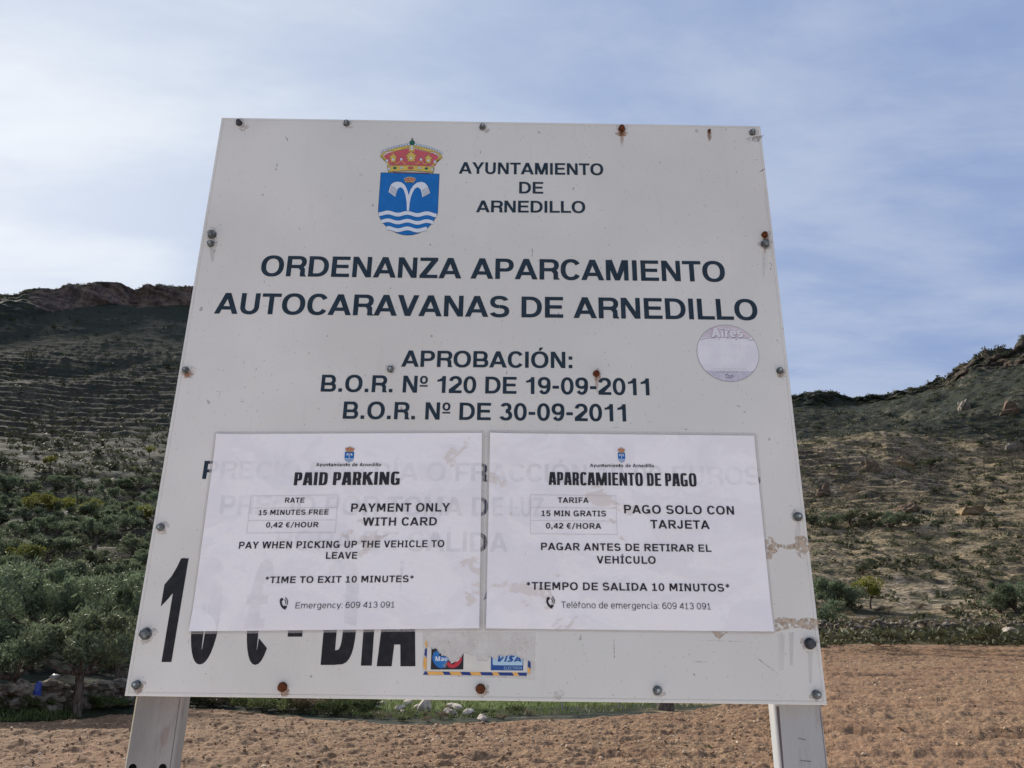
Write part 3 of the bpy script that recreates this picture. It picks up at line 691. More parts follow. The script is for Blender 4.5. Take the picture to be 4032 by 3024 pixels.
# folded stiffening flange along the inner edge of the left post and seam lines
SMT = [flat('seam grime', srgb(92, 84, 84), .8), flat('pale rim', srgb(206, 200, 176), .5)]
class Seams:
    def poly(s, pts, m): k = Ink(-.0222); k.poly(pts); k.build('seam', [SMT[m]], sign, SB)
sm_ = Seams()
sm_.poly([(uL1 - .0052, -.5), (uL1 - .0044, -.5), (uL1 - .0044, -.002), (uL1 - .0052, -.002)], 0); sm_.poly([(uL0 + .0018, -.5), (uL0 + .0036, -.5), (uL0 + .0036, -.002), (uL0 + .0018, -.002)], 1)
sm_.poly([(uR0 + .0035, -.5), (uR0 + .005, -.5), (uR0 + .0048, -.12), (uR0 + .007, -.004), (uR0 + .003, -.004)], 0); sm_.poly([(uR1 - .0036, -.5), (uR1 - .003, -.5), (uR1 - .003, -.01), (uR1 - .0036, -.01)], 0)
for a0, b0, dx_, dz in ((.030, -.045, .010, -.002), (.03, -.074, .014, -.001)): sm_.poly([(uR0 + a0, b0), (uR0 + a0 + dx_, b0 + dz), (uR0 + a0 + dx_ * 1.1, b0 + dz - .0012), (uR0 + a0, b0 - .0008)], 0)
# bolts
def boltmesh(name, r, hexed, mats):
    V = []; F = []; I = []; n = 24
    def prism(pr, m, cap):
        b = len(V); k = len(pr[0][0])
        for pts, z in pr: V.extend([(x, -z, y) for x, y in pts])
        for q in range(len(pr) - 1):
            for i in range(k): F.append((b + q * k + i, b + q * k + (i + 1) % k, b + (q + 1) * k + (i + 1) % k, b + (q + 1) * k + i)); I.append(m)
        F.append(tuple(b + (len(pr) - 1) * k + i for i in range(k))); I.append(m)
    c = lambda rr, k, ph=0: [(rr * math.cos(ph + 2 * math.pi * i / k), rr * math.sin(ph + 2 * math.pi * i / k)) for i in range(k)]
    hw = r * (1.0 if hexed else 1.05)
    prism([(c(hw, n), 0.0004), (c(hw, n), .0016), (c(hw * .92, n), .0022)], 0, 1)
    k = 6 if hexed else 12
    prism([(c(r * .8, k, .3), .0019), (c(r * .8, k, .3), .0075), (c(r * .68, k, .3), .0085), (c(r * .3, k, .3), .0088)], 0, 1)
    if not hexed: prism([(c(r * .36, 10), .0086), (c(r * .30, 10), .0094)], 1, 1)
    return npmesh(name, V, F, mats, False, I)
def mat_metal(name, c1, c2, metal, rough):
    s = NT(name); a = s.noise(160, 4, .65); s.color(s.mix(s.ramp(a, .35, .65), c1, c2)).rough(rough, .4, metal).bump(a, .4, .002); return s.m
ZN = mat_metal('weathered zinc', srgb(74, 78, 80), srgb(128, 134, 136), .45, .5); ZD = mat_metal('dark zinc', srgb(44, 46, 52), srgb(76, 78, 86), .3, .6)
RU = mat_metal('rusted iron', srgb(58, 30, 18), srgb(116, 62, 28), 0, .9); TIP = mat_metal('pale zinc', srgb(150, 160, 162), srgb(196, 206, 206), .3, .5)
BOL = [(942,486,12,'d',''),(1365,488,12,'z',''),(1900,502,12,'z',''),(2448,509,13,'r',''),(2962,524,12,'z',''),(2792,516,6,'r',''),
 (836,926,17,'h',''),(831,961,13,'z',''),(732,1459,13,'z',''),(634,2076,15,'z',''),(576,2496,23,'h',''),(540,2697,17,'z',''),
 (3010,926,12,'r',''),(3012,962,17,'h',''),(3070,1461,13,'z',''),(3139,2035,17,'z',''),(3187,2534,22,'hd',''),(3212,2735,17,'z',''),
 (1538,1455,13,'z',''),(2348,1472,13,'r',''),(1113,2705,18,'r',''),(1892,2712,18,'r',''),(2588,2719,17,'z','')]
BM = {}
BLAB = {'z': 'small grey zinc bolt head', 'd': 'small darkened bolt head', 'r': 'rusted brown bolt head', 'h': 'large grey hexagon bolt head', 'hd': 'large flat dark bolt head'}
for px, py, pr, ty, _ in BOL:
    c = uv(px, py); rr = (uv(px + pr, py) - c)[0]
    key = ty
    if key not in BM: BM[key] = boltmesh('bolt', .006, ty[0] == 'h', [{'z': ZN, 'd': ZD, 'r': RU, 'h': ZN, 'hd': ZD}[ty], TIP if ty == 'z' else ZD if ty != 'r' else RU])
    o = bpy.data.objects.new('bolt', BM[key]); link(o, sign); k = rr / .006
    o.location = np.array(sp(c[0], c[1], 0)) - SB; o.scale = (k, min(k, 1.35), k); o.rotation_euler = (random.uniform(-.12, .12), random.uniform(0, 3), random.uniform(-.12, .12)); o['label'] = BLAB[ty]
# stains, chipped coating round the bolts, glue left by removed tape
def blob(px, py, rx, ry, seed, n=22, amp=.35, rot=0):
    g = random.Random(seed); ph = [g.random() * 6.28 for _ in range(4)]; o = []
    for k in range(n):
        a = 2 * math.pi * k / n; q = 1 + amp * (math.sin(2 * a + ph[0]) * .4 + math.sin(3 * a + ph[1]) * .35 + math.sin(5 * a + ph[2]) * .3 + (g.random() - .5) * .5)
        x, y = rx * q * math.cos(a), ry * q * math.sin(a); x, y = x * math.cos(rot) - y * math.sin(rot), x * math.sin(rot) + y * math.cos(rot)
        o.append(tuple(uv(px + x, py + y)))
    return o
def mat_alpha(name, c, c2, scale, lo, hi, amt, sc=(1, 1, 1), rough=.7, bump=0):
    s = NT(name); a = s.noise(scale, 5, .65, sc=sc); s.color(s.mix(s.ramp(a, .4, .65), c, c2)).rough(rough, .3); s.l(s.ramp(s.noise(scale * .7, 4, .6, sc=sc, loc=(4, 4, 4)), lo, hi, 0, amt), s.p.inputs['Alpha'])
    if bump: s.bump(a, bump, .003)
    return s.m
ST = [mat_alpha('chipped coating', srgb(206, 196, 190), srgb(158, 140, 130), 240, .3, .7, .45), mat_alpha('rust stain', srgb(176, 122, 82), srgb(132, 82, 52), 120, .25, .7, .5, (1, 1, .4)), mat_alpha('dried glue', srgb(206, 190, 172), srgb(166, 144, 122), 190, .34, .6, .85, rough=.4, bump=.8), mat_alpha('grey streak', srgb(150, 152, 152), srgb(170, 170, 168), 50, .3, .8, .35, (1, 1, .12)), mat_alpha('scratch', srgb(128, 120, 118), srgb(150, 142, 140), 300, .3, .7, .7)]
class Stains:
    def poly(s, pts, m, lay):
        k = Ink(.00005 + lay * .00005); k.poly(pts, 0, 0); k.build('scratch' if m == 4 else 'rust_stain' if m == 1 else 'stain', [ST[m]], sign, SB)
stn = Stains()
for i, (px, py, pr, ty, _) in enumerate(BOL):
    stn.poly(blob(px + pr * random.uniform(-.3, .8), py + pr * random.uniform(-.3, .5), pr * 1.45, pr * 1.35, i), 0, 0)
    if ty == 'r' or i in (8, 9, 11, 14): stn.poly(blob(px + pr * .3, py + pr * .9, pr * 1.05, pr * 1.2, i + 50), 1, 1)
for px, py, pr, ty, _ in BOL:
    if py > 2450: continue
    if ty == 'r': stn.poly(blob(px + 1, py + pr * 3.2, pr * .55, pr * 2.6, int(px), 18, .25), 1, 2)
    elif pr > 15: stn.poly(blob(px + 2, py + pr * 3.4, pr * .6, pr * 2.8, int(px), 18, .25), 3, 2)
stn.poly(blob(960, 502, 22, 13, 300), 0, 2); stn.poly(blob(752, 1462, 24, 17, 301), 0, 2); stn.poly(blob(742, 1478, 22, 10, 302), 1, 3)
stn.poly(blob(2743, 516, 8, 6, 303), 1, 2); stn.poly(blob(2793, 535, 8, 22, 304), 1, 2); stn.poly(blob(2448, 528, 22, 10, 305), 1, 2); stn.poly(blob(2200, 2736, 18, 20, 306), 0, 2)
stn.poly(blob(3030, 2160, 32, 42, 310, 30), 2, 2); stn.poly(blob(3160, 2152, 32, 38, 311, 30), 2, 2); stn.poly([tuple(uv(*q)) for q in ((3058, 2142), (3100, 2146), (3135, 2138), (3136, 2158), (3108, 2166), (3080, 2156), (3058, 2152))], 2, 3)
stn.poly([tuple(uv(*q)) for q in ((3050, 2440), (3075, 2428), (3110, 2436), (3150, 2434), (3185, 2432), (3222, 2440), (3224, 2482), (3190, 2480), (3150, 2472), (3110, 2474), (3078, 2482), (3052, 2488))], 2, 2)
stn.poly([tuple(uv(*q)) for q in ((2802, 2486), (2870, 2488), (2850, 2500), (2834, 2518), (2818, 2508))], 2, 2)
for x0, x1, y0, y1 in ((3060, 3090, 2495, 2640), (3105, 3125, 2490, 2620), (3180, 3200, 2565, 2690), (2998, 3016, 990, 1090)): stn.poly([tuple(uv(*q)) for q in ((x0, y0), (x1, y0), (x1 - 4, y1), (x0 + 6, y1))], 3, 4)
for q in ([(2416,2510),(2418,2510),(2421,2592),(2417,2592)], [(2725,2520),(2880,2524),(2937,2527),(2880,2526)], [(2722,2604),(2782,2606),(2782,2608),(2722,2606)], [(2963,2575),(3000,2604),(3075,2662),(3000,2608)], [(2988,675),(3012,662),(3014,667),(2992,679)], [(2935,545),(3010,530),(2985,560),(2940,552)], [(1126,538),(1136,554),(1132,555),(1124,540)], [(1416,684),(1428,690),(1418,694),(1417,688)], [(2592,645),(2602,634),(2603,637),(2594,647)], [(852,1541),(877,1540),(877,1542.5),(852,1543)], [(946,1580),(961,1580),(961,1583),(946,1583)], [(957,1430),(962,1418),(962,1424),(958,1431)], [(2900,1595),(2915,1600),(2914,1604),(2903,1600)], [(2925,1620),(2940,1621),(2930,1625)], [(2690,1687),(2712,1690),(2700,1693)]): stn.poly([tuple(uv(*p)) for p in q], 4, 5)
# lettering of the board
NV = .0003
GHOST = []
def block(lines, mat, n=NV, parent=None, base=None, name='lettering'):
    for l in lines:
        k = Ink(n); k.text(*l); GHOST.append(k); k.build(name, [mat], parent or sign, SB if base is None else base)
block([('AYUNTAMIENTO', 'helv', (1806, 684), (2376, 690), 45.5), ('DE', 'helv', (2044, 762), (2139, 763), 46), ('ARNEDILLO', 'helv', (1874, 836), (2305, 839), 46.5)], NAVY)
block([('ORDENANZA APARCAMIENTO', 'helv', (1023.5, 1087), (2857.5, 1110), 80.5), ('AUTOCARAVANAS DE ARNEDILLO', 'helv', (842, 1235), (2986, 1261), 82)], NAVY)
block([('APROBACIÓN:', 'helv', (1579, 1444), (2254, 1450), 64), ('B.O.R. Nº 120 DE 19-09-2011', 'helv', (1262, 1542), (2558, 1557), 66.5), ('B.O.R. Nº DE 30-09-2011', 'helv', (1349, 1649), (2466, 1660), 68)], NAVY)
block([('PRECIO POR DÍA O FR', 'helv', (795.5, 1886), (1920, 1896.5), 71.5), ('ACCIÓN 10,00 EUROS', 'helv', (1926, 1897), (2996, 1911), 71.5), ('PRECIO POR TOMA D', 'helv', (864, 2026), (1922, 2033), 75), ('E LUZ', 'helv', (1939, 2033), (2140, 2035), 75), ('HORA DE SALID', 'helv', (1082, 2166), (1918, 2174), 77), ('A', 'helv', (1926, 2174), (2000, 2175), 77)], NAVY)
bigt = Ink(NV)
P1 = lambda x, y: tuple(uv(470 + x / 2.634, 2150 + y / 2.634))
bigt.poly([P1(*q) for q in ((437, 1203), (540, 1203), (720, 124), (700, 130), (672, 124), (640, 130), (600, 215), (545, 310), (468, 400), (430, 628), (500, 555), (556, 488))])
def bigchar(ch, x0, x1, yb, top, crop):
    sx, ox, oy = crop; (vs, fs), lb, w, rb = gtri(ch, 'imp')
    A = uv(ox + x0 / sx, oy + yb / sx); B = uv(ox + x1 / sx, oy + yb / sx); H = uv(ox + x0 / sx, top)[1] - A[1]
    bigt.tris([tuple(A + (B - A) * (a / w) + np.array([0, H * b_])) for a, b_ in vs], fs, 0, 0)
bigchar('0', 688, 985, 1212, 2200, (2.634, 470, 2150)); bigchar('€', 1245, 1545, 1222, 2205, (2.634, 470, 2150)); 
A, B = P1(1745, 940), P1(1896, 940); bigt.poly([A, B, (B[0], B[1] + .028), (A[0], A[1] + .028)])
bigchar('D', 30, 350, 905, 2205, (2.458, 1250, 2250)); bigchar('Í', 420, 526, 912, 2208, (2.458, 1250, 2250)); bigchar('A', 573, 948, 918, 2210, (2.458, 1250, 2250))
GHOST.append(bigt); bigt.build('lettering', [BLACK], sign, SB)
crest('coat_of_arms', sign, SB, .0003)
#@@PART3
# ================================================================== LAMINATED NOTICES
def mat_paper(seed):
    s = NT('damp laminated paper'); o = (seed * 3.1, 0, seed * 1.7)
    a = s.noise(9, 5, .62, sc=(1, 1, 1.5), loc=o, dist=.6); b = s.noise(5.5, 6, .66, sc=(.8, 1, 1.3), loc=(o[0] + 4, 0, o[2] + 2), dist=.8); c = s.noise(26, 5, .65, loc=o)
    col = s.mix(s.ramp(a, .44, .56, 0, .8), srgb(247, 246, 250), srgb(238, 237, 243))
    col = s.mix(s.ramp(s.math('ADD', b, s.math('MULTIPLY', c, .12)), .62 + .035 * seed, .645 + .035 * seed, 0, .75), col, srgb(222, 214, 210))
    col = s.mix(s.ramp(c, .62, .7, 0, .35), col, srgb(250, 250, 252))
    s.color(col).rough(s.ramp(a, .4, .6, .25, .45), .5).bump(s.math('ADD', a, s.math('MULTIPLY', s.noise(16, 3, .5, sc=(1, 1, .5), loc=(seed * 2., 0, 5)), 1.2)), .45, .006)
    s.p.inputs['Alpha'].default_value = .97; return s.m
def mat_film():
    s = NT('clear laminate margin'); s.color(srgb(208, 202, 202)).rough(.2, .6); s.p.inputs['Alpha'].default_value = .34; return s.m
SHOW = mat_alpha('show through', srgb(70, 76, 92), srgb(84, 88, 100), 20, .3, .7, .10); FILM = mat_film(); LINE = flat('table rule', srgb(205, 202, 207), .6); PALEINK = flat('thin printer ink', srgb(48, 46, 58), .6)
def bil(c, s, t): 
    a = np.array(c[0]) * (1 - s) + np.array(c[1]) * s; b = np.array(c[3]) * (1 - s) + np.array(c[2]) * s
    return a * (1 - t) + b * t
def notice(label, paper, film, crestbox, texts, thin, table, rules, icon, seed):
    pc = [uv(*q) for q in paper]; fc = [uv(*q) for q in film]
    ctr = bil(pc, .5, 1.0); base = np.array(sp(ctr[0], ctr[1], 0))
    t = empty('laminated_notice', base, label, 'notice', 'laminated notices stuck on the board')
    n = 36; V = []; F = []
    for j in range(n + 1):
        for i in range(n + 1):
            q = bil(pc, i / n, j / n); lift = sum(k_ * math.exp(-(np.hypot(*(q - pc[c_])) / .022) ** 1.5) for c_, k_ in ((0, .003), (2, .004), (3, .005)))
            V.append(sp(q[0], q[1], .0012 + .0009 * float(fbm(np.array(q[0] * 14. + seed), np.array(q[1] * 14.), 3, 9)) + lift))
    for j in range(n):
        for i in range(n): a = j * (n + 1) + i; F.append((a, a + n + 1, a + n + 2, a + 1))
    mobj('sheet', V, F, mat_paper(seed), t, base, smooth=True)
    # the old lettering shows faintly through the damp sheet
    for G_ in GHOST:
        A_ = np.array(G_.V); uvs = np.stack([A_[:, 0] - SX0, A_[:, 2] - SZ0], 1); ok = np.ones(len(uvs), bool)
        for i in range(4):
            a, b = pc[i], pc[(i + 1) % 4]; ok &= (b[0] - a[0]) * (uvs[:, 1] - a[1]) - (b[1] - a[1]) * (uvs[:, 0] - a[0]) < -1e-4
        fs = [f for f in G_.F if all(ok[list(f)])]
        if fs: gh = Ink(.00178); gh.tris([tuple(q) for q in uvs], fs); gh.build('show_through', [SHOW], t, base)
    k = Ink(.0009); o = []                                  # film margin: a frame round the sheet
    r = .004; cs = []
    for i in range(4):
        c = fc[i]; p = fc[i - 1] - c; q = fc[(i + 1) % 4] - c; p /= np.linalg.norm(p); q /= np.linalg.norm(q)
        cs += [tuple(c + p * r), tuple(c + (p + q) * r * .3), tuple(c + q * r)]
    k.poly(cs); k.build('laminate_film', [FILM], t, base)
    for i, tx in enumerate(texts):
        m = Ink(.0019); m.text(*tx); m.build('lettering', [INK], t, base)
    m = Ink(.0019); m.text(*thin); m.build('lettering', [PALEINK], t, base)
    m = Ink(.0019)
    def seg(p, q, w=.0006):
        p, q = uv(*p), uv(*q); d = (q - p) / np.linalg.norm(q - p); nn = np.array([-d[1], d[0]]) * w / 2
        return [tuple(p + nn), tuple(q + nn), tuple(q - nn), tuple(p - nn)]
    m.polys([seg(table[i], table[(i + 1) % 4]) for i in range(4)] + [seg(*q) for q in rules]); m.build('table_frame', [LINE], t, base)
    x0, y0, x1, y1 = icon; m = Ink(.0019); I_ = lambda x, y: tuple(uv(x0 + (x1 - x0) * x, y0 + (y1 - y0) * y))
    el = lambda cx, cy, rx, ry: [I_(cx + rx * math.cos(a * .5236), cy + ry * math.sin(a * .5236)) for a in range(12)]
    def ar(cx, cy, r, w, a0, a1): 
        aa = [R(a0 + (a1 - a0) * i / 10) for i in range(11)]
        return [I_(cx + r * math.cos(a), cy + r * math.sin(a)) for a in aa] + [I_(cx + (r - w) * math.cos(a), cy + (r - w) * math.sin(a)) for a in aa[::-1]]
    m.polys([el(.24, .16, .17, .14), el(.63, .86, .18, .13), ar(.80, .36, .78, .22, 195, 100), ar(.42, .40, .30, .09, -62, 38), ar(.42, .40, .50, .10, -62, 38)])
    m.build('phone_icon', [INK], t, base)
    bx0, by0, bx1, by1 = crestbox; a = uv(1490, 544); b = uv(1729, 926); A = uv(bx0, by0); B = uv(bx1, by1)
    crest('coat_of_arms', t, base, .0019, lambda p: A + (p - a) * (B - A) / (b - a), .00003)
    return t
notice('blotchy white laminated notice with the English text, left half of the board',
 [(854.6,1710),(1898,1705),(1887.5,2474),(749,2486)], [(844,1700),(1912,1695),(1902,2484),(741,2497)], (1358,1757,1394,1821),
 [('Ayuntamiento de Arnedillo', 'ver', (1245,1837), (1501,1837), 13), ('PAID PARKING', 'imp', (1157,1912), (1574,1909.5), 51), ('RATE', 'ver', (1122.8,1980), (1199,1980), 19.5), ('15 MINUTES FREE', 'ver', (1019,2029), (1293.7,2026.6), 20), ('0,42 €/HOUR', 'ver', (1048,2078), (1253.8,2076.7), 20.5),
  ('PAYMENT ONLY', 'ver', (1382,2016.4), (1771,2014.8), 33), ('WITH CARD', 'ver', (1428,2071), (1720,2069.7), 32.5), ('PAY WHEN PICKING UP THE VEHICLE TO', 'ver', (941,2161), (1749.5,2154.4), 27), ('LEAVE', 'ver', (1283.5,2201), (1406.6,2200.7), 27), ('*TIME TO EXIT 10 MINUTES*', 'ver', (1044,2297), (1629,2292.3), 26)],
 ('Emergency: 609 413 091', 'verr', (1164,2396), (1554,2392.4), 23.5),
 [(989.8,1953.8),(1332,1949.7),(1321,2097),(973,2099.8)], [((984.5,2002),(1329.5,1999)),((979,2051),(1326,2048))], (1102,2354,1138,2396), 1)
notice('blotchy white laminated notice with the Spanish text, right half of the board',
 [(1930,1706),(2968,1716),(3044,2487),(1914,2474.6)], [(1918,1694),(2980,1705),(3052,2497),(1905,2484)], (2428.6,1761,2462.8,1822),
 [('Ayuntamiento de Arnedillo', 'ver', (2322.6,1840), (2574.4,1841), 13), ('APARCAMIENTO DE PAGO', 'imp', (2160,1910), (2743,1916), 50.5), ('TARIFA', 'ver', (2196,1980.6), (2317.5,1981), 21), ('15 MIN GRATIS', 'ver', (2132,2033), (2386,2034), 22), ('0,42 €/HORA', 'ver', (2149.5,2082), (2367,2083), 22),
  ('PAGO SOLO CON', 'ver', (2457,2022), (2890,2027), 33), ('TARJETA', 'ver', (2561,2081.5), (2793.7,2083.7), 33.5), ('PAGAR ANTES DE RETIRAR EL', 'ver', (2130,2166), (2801,2173.7), 28.5), ('VEHÍCULO', 'ver', (2349,2219), (2581.6,2220.5), 29), ('*TIEMPO DE SALIDA 10 MINUTOS*', 'ver', (2072,2322), (2873,2330), 30)],
 ('Teléfono de emergencia: 609 413 091', 'verr', (2210,2394), (2798,2400), 25),
 [(2088,1949),(2424,1953),(2430,2106),(2088.4,2102)], [((2088,1998.8),(2426,2002)),((2088,2050),(2428,2053))], (2150,2350,2187,2392), 2)

# ================================================================== ROUND STICKER
c = uv(2866, 1390); rx = (uv(2988.5, 1390) - uv(2743.4, 1390))[0] / 2; ry = (uv(2866, 1278) - uv(2866, 1502))[1] / 2
B = np.array(sp(c[0], c[1], 0))
rs = empty('round_sticker', B, 'round sun-bleached pale lilac sticker near the right edge of the board', 'sticker')
S1 = mat_alpha('bleached sticker', srgb(222, 222, 232), srgb(230, 230, 238), 40, 0, .2, 1); PINK = mat_alpha('faded pink print', srgb(210, 198, 210), srgb(222, 214, 222), 70, .2, .5, .9); LIL = mat_alpha('faded violet print', srgb(200, 200, 220), srgb(216, 216, 228), 55, .3, .75, .9); RIM = flat('sticker rim', srgb(140, 138, 152), .6); SHD = flat('faded plum print', srgb(92, 76, 104), .6)
circ_ = lambda k: [(c[0] + rx * k * math.cos(a), c[1] + ry * k * math.sin(a)) for a in np.linspace(0, 2 * math.pi, 65)[:-1]]
k = Ink(.0003); k.poly(circ_(1.0), 1, 0); k.poly(circ_(.984), 0, 1)
def S(x, y): return tuple(uv(2700 + x / 5.529, 1240 + y / 5.529))
def seg_above(vy, vx0):
    return [p for p in circ_(.984) if p[1] > vy]
vy = S(900, 520)[1]; k.poly(sorted(seg_above(vy, 0), key=lambda p: -math.atan2(p[1] - c[1], p[0] - c[0])), 2, 2)
vb = S(900, 1190)[1]; k.poly(sorted([p for p in circ_(.984) if p[1] < vb], key=lambda p: math.atan2(p[1] - c[1], p[0] - c[0])), 3, 2)
for pts in ([(310,540),(360,538),(362,515),(560,500),(680,496),(680,504),(560,508),(370,524),(368,548),(310,548)], [(900,504),(1380,506),(1384,545),(1480,548),(1480,558),(1376,556),(1370,516),(900,512)], [(716,512),(728,512),(730,550),(718,550)], [(1075,545),(1075,555),(1108,556),(1108,520),(1100,520),(1100,546)]): k.poly([S(*q) for q in pts], 4, 3)
for x, y in ((1166,600),(1172,655),(1176,710),(1182,762),(1330,550)): k.poly([S(x + 7 * math.cos(a), y + 7 * math.sin(a)) for a in np.linspace(0, 6.28, 9)[:-1]], 1, 3)
for i in range(26): x = 560 + i * 30; y = 1178 + 14 * math.sin(i * 2.1) + (0 if i else 0); k.poly([S(x, y), S(x + 16, y - 2), S(x + 16, y + 7), S(x, y + 8)], 1, 3)
for i in range(20): x = 650 + i * 32; h_ = 12 + 10 * (math.sin(i * 1.7) > 0); k.poly([S(x, 1238), S(x + 11, 1238), S(x + 11, 1238 + h_), S(x, 1238 + h_)], 5 if 5 < i < 12 else 1, 3)
for pts in ([(860,1365),(1010,1360),(1012,1368),(862,1374)], [(870,1296),(900,1290),(930,1310),(950,1328),(1010,1320),(1012,1334),(945,1340),(915,1318),(872,1306)], [(845,1345),(870,1300),(876,1306),(856,1350)], [(1012,1310),(1045,1350),(1038,1358),(1004,1316)]): k.poly([S(*q) for q in pts], 5, 3)
k.build('disc', [S1, RIM, PINK, LIL, RIM, SHD], rs, B)
for tx, l, r_, cp, ly in (('Aires', (560, 488), (1245, 488), 195, .0008),): 
    for dx_, dy_, m, ad in ((8, 8, SHD, 0), (0, 0, S1, .0002)):
        q = Ink(ly + ad); q.text(tx, 'bold', (2700 + (l[0] + dx_) / 5.529, 1240 + (l[1] + dy_) / 5.529), (2700 + (r_[0] + dx_) / 5.529, 1240 + (r_[1] + dy_) / 5.529), cp / 5.529); q.build('lettering', [m], rs, B)
q = Ink(.0010); q.text('ALL THE', 'bold', (2700 + 840 / 5.529, 1240 + 333 / 5.529), (2700 + 1100 / 5.529, 1240 + 333 / 5.529), 40 / 5.529); q.build('lettering', [flat('bleached white print', srgb(232, 230, 238), .6)], rs, B)

# ================================================================== TORN CARD STICKER
def K(x, y): return tuple(uv(1640 + x / 4.514, 2460 + y / 4.514))
cc = K(1080, 890); B = np.array(sp(cc[0], cc[1], 0))
ts = empty('torn_sticker', B, 'torn payment card sticker with a blue and orange striped border, low on the board', 'sticker')
PAL = flat('sticker paper', srgb(214, 212, 206), .5, .35, .06); OR = flat('orange print', srgb(226, 172, 92), .5, .35, .1); NB = flat('deep blue print', srgb(32, 62, 128), .45, .35, .1); BK = flat('black print', srgb(36, 36, 46), .5, .3, .2); BL2 = flat('bright blue print', srgb(36, 112, 184), .45, .35, .08); RD = flat('red print', srgb(190, 52, 68), .45, .35, .08); LB = flat('pale blue print', srgb(176, 208, 228), .5); VB = flat('visa blue print', srgb(38, 82, 152), .45); GLU = mat_alpha('sticker residue', srgb(224, 218, 215), srgb(210, 204, 201), 60, .2, .7, .4, rough=.3)
g = Ink(.0002); g.poly([K(*q) for q in ((118, 118), (700, 122), (1500, 126), (2118, 130), (2112, 600), (2110, 985), (1500, 940), (900, 935), (110, 900), (108, 500))]); g.build('residue', [GLU], ts, B)
g = Ink(.0004); g.poly([K(*q) for q in ((190, 390), (240, 400), (268, 406), (300, 440), (380, 450), (400, 510), (560, 580), (600, 660), (690, 650), (760, 600), (840, 505), (885, 505), (950, 540), (990, 548), (1040, 525), (1075, 570), (1090, 640), (1200, 640), (1240, 660), (1315, 580), (1360, 580), (1420, 600), (1460, 550), (1700, 540), (1760, 515), (1800, 580), (1895, 610), (1960, 640), (1970, 660), (1965, 850), (1100, 840), (180, 826))]); g.build('backing_paper', [PAL], ts, B)
g = Ink(.0006)
g.poly([K(*q) for q in ((268, 405), (285, 435), (300, 430), (310, 440), (335, 410), (345, 435), (380, 442), (372, 475), (395, 480), (405, 520), (430, 505), (440, 545), (520, 560), (560, 590), (578, 640), (600, 655), (620, 690), (680, 660), (730, 655), (770, 610), (800, 572), (832, 510), (838, 515), (832, 795), (252, 797))], 0, 0)
g.poly([K(*q) for q in ((300, 520), (325, 478), (350, 470), (395, 480), (402, 545), (430, 560), (520, 565), (560, 590), (570, 640), (540, 660), (520, 690), (495, 700), (510, 735), (495, 760), (440, 772), (390, 760), (345, 725), (310, 680), (285, 620), (282, 560))], 1, 1)
g.poly([K(*q) for q in ((548, 655), (580, 660), (610, 690), (640, 712), (680, 690), (690, 655), (725, 655), (760, 625), (780, 580), (808, 574), (806, 620), (785, 675), (745, 725), (700, 755), (650, 770), (590, 762), (545, 725))], 2, 1)
for pts in ([(458,720),(500,690),(520,660),(545,668),(540,700),(530,750),(500,765),(480,735)], [(300,480),(312,490),(306,515),(296,505)], [(312,572),(335,580),(322,602)], [(276,590),(290,585),(282,612)]): g.poly([K(*q) for q in pts], 3, 2)
g.poly([K(*q) for q in ((705, 770), (740, 748), (770, 755), (756, 790), (712, 792))], 0, 2)
g.build('card_logo', [BK, BL2, RD, GLU], ts, B)
q = Ink(.0010); q.text('Mae', 'helv', (1640 + 336 / 4.514, 2460 + 645 / 4.514), (1640 + 552 / 4.514, 2460 + 645 / 4.514), 84 / 4.514); q.build('lettering', [WHT], ts, B)
g = Ink(.0006)
g.poly([K(*q) for q in ((1322, 556), (1345, 590), (1368, 585), (1390, 620), (1440, 610), (1452, 552), (1480, 545), (1520, 560), (1560, 575), (1600, 555), (1680, 540), (1740, 560), (1760, 512), (1775, 560), (1800, 585), (1836, 580), (1850, 615), (1898, 612), (1896, 814), (1320, 808))], 0, 0)
g.poly([K(*q) for q in ((1352, 600), (1368, 590), (1392, 624), (1440, 612), (1456, 556), (1480, 548), (1520, 563), (1560, 578), (1600, 558), (1680, 543), (1742, 560), (1760, 514), (1774, 562), (1800, 588), (1834, 584), (1848, 620), (1886, 618), (1884, 722), (1370, 718), (1354, 700))], 1, 1)
for pts in ([(1440,655),(1462,556),(1485,556),(1490,610),(1530,562),(1560,575),(1490,657)], [(1555,657),(1585,575),(1598,550),(1622,560),(1592,657)], [(1612,655),(1620,632),(1672,636),(1640,604),(1648,562),(1690,545),(1745,552),(1738,575),(1700,576),(1706,596),(1722,622),(1700,652),(1650,660)]): g.poly([K(*q) for q in pts], 2, 2)
g.polys([[K(*q) for q in t_] for t_ in ([(1726,658),(1756,658),(1816,598),(1800,572),(1784,570)], [(1796,586),(1822,588),(1836,596),(1868,658),(1834,658)], [(1760,645),(1842,645),(1838,626),(1776,626)])], 2, 2)
g.build('card_logo', [VB, LB, VB], ts, B)
q = Ink(.0010); q.text('ELECTRON', 'verr', (1640 + 1556 / 4.514, 2460 + 793 / 4.514), (1640 + 1868 / 4.514, 2460 + 795 / 4.514), 50 / 4.514); q.build('lettering', [LB], ts, B)
g = Ink(.0006); yt, yb_ = lambda x: 830 + (x - 180) * .012, lambda x: 886 + (x - 120) * .012
cuts = [150, 180, 460, 580, 778, 945, 1125, 1335, 1445, 1700, 1790, 1965]; prev = 118
for i in range(len(cuts) - 1):
    x0, x1 = cuts[i], cuts[i + 1]; s0 = 36
    a0 = x0 if i else 150; g.poly([K(a0, yt(x0)), K(x1, yt(x1)), K(x1 + (s0 if i < 10 else -10), yb_(x1)), K(x0 + (s0 if i else -32), yb_(x0))], 0 if i % 2 == 0 else 1, 0)
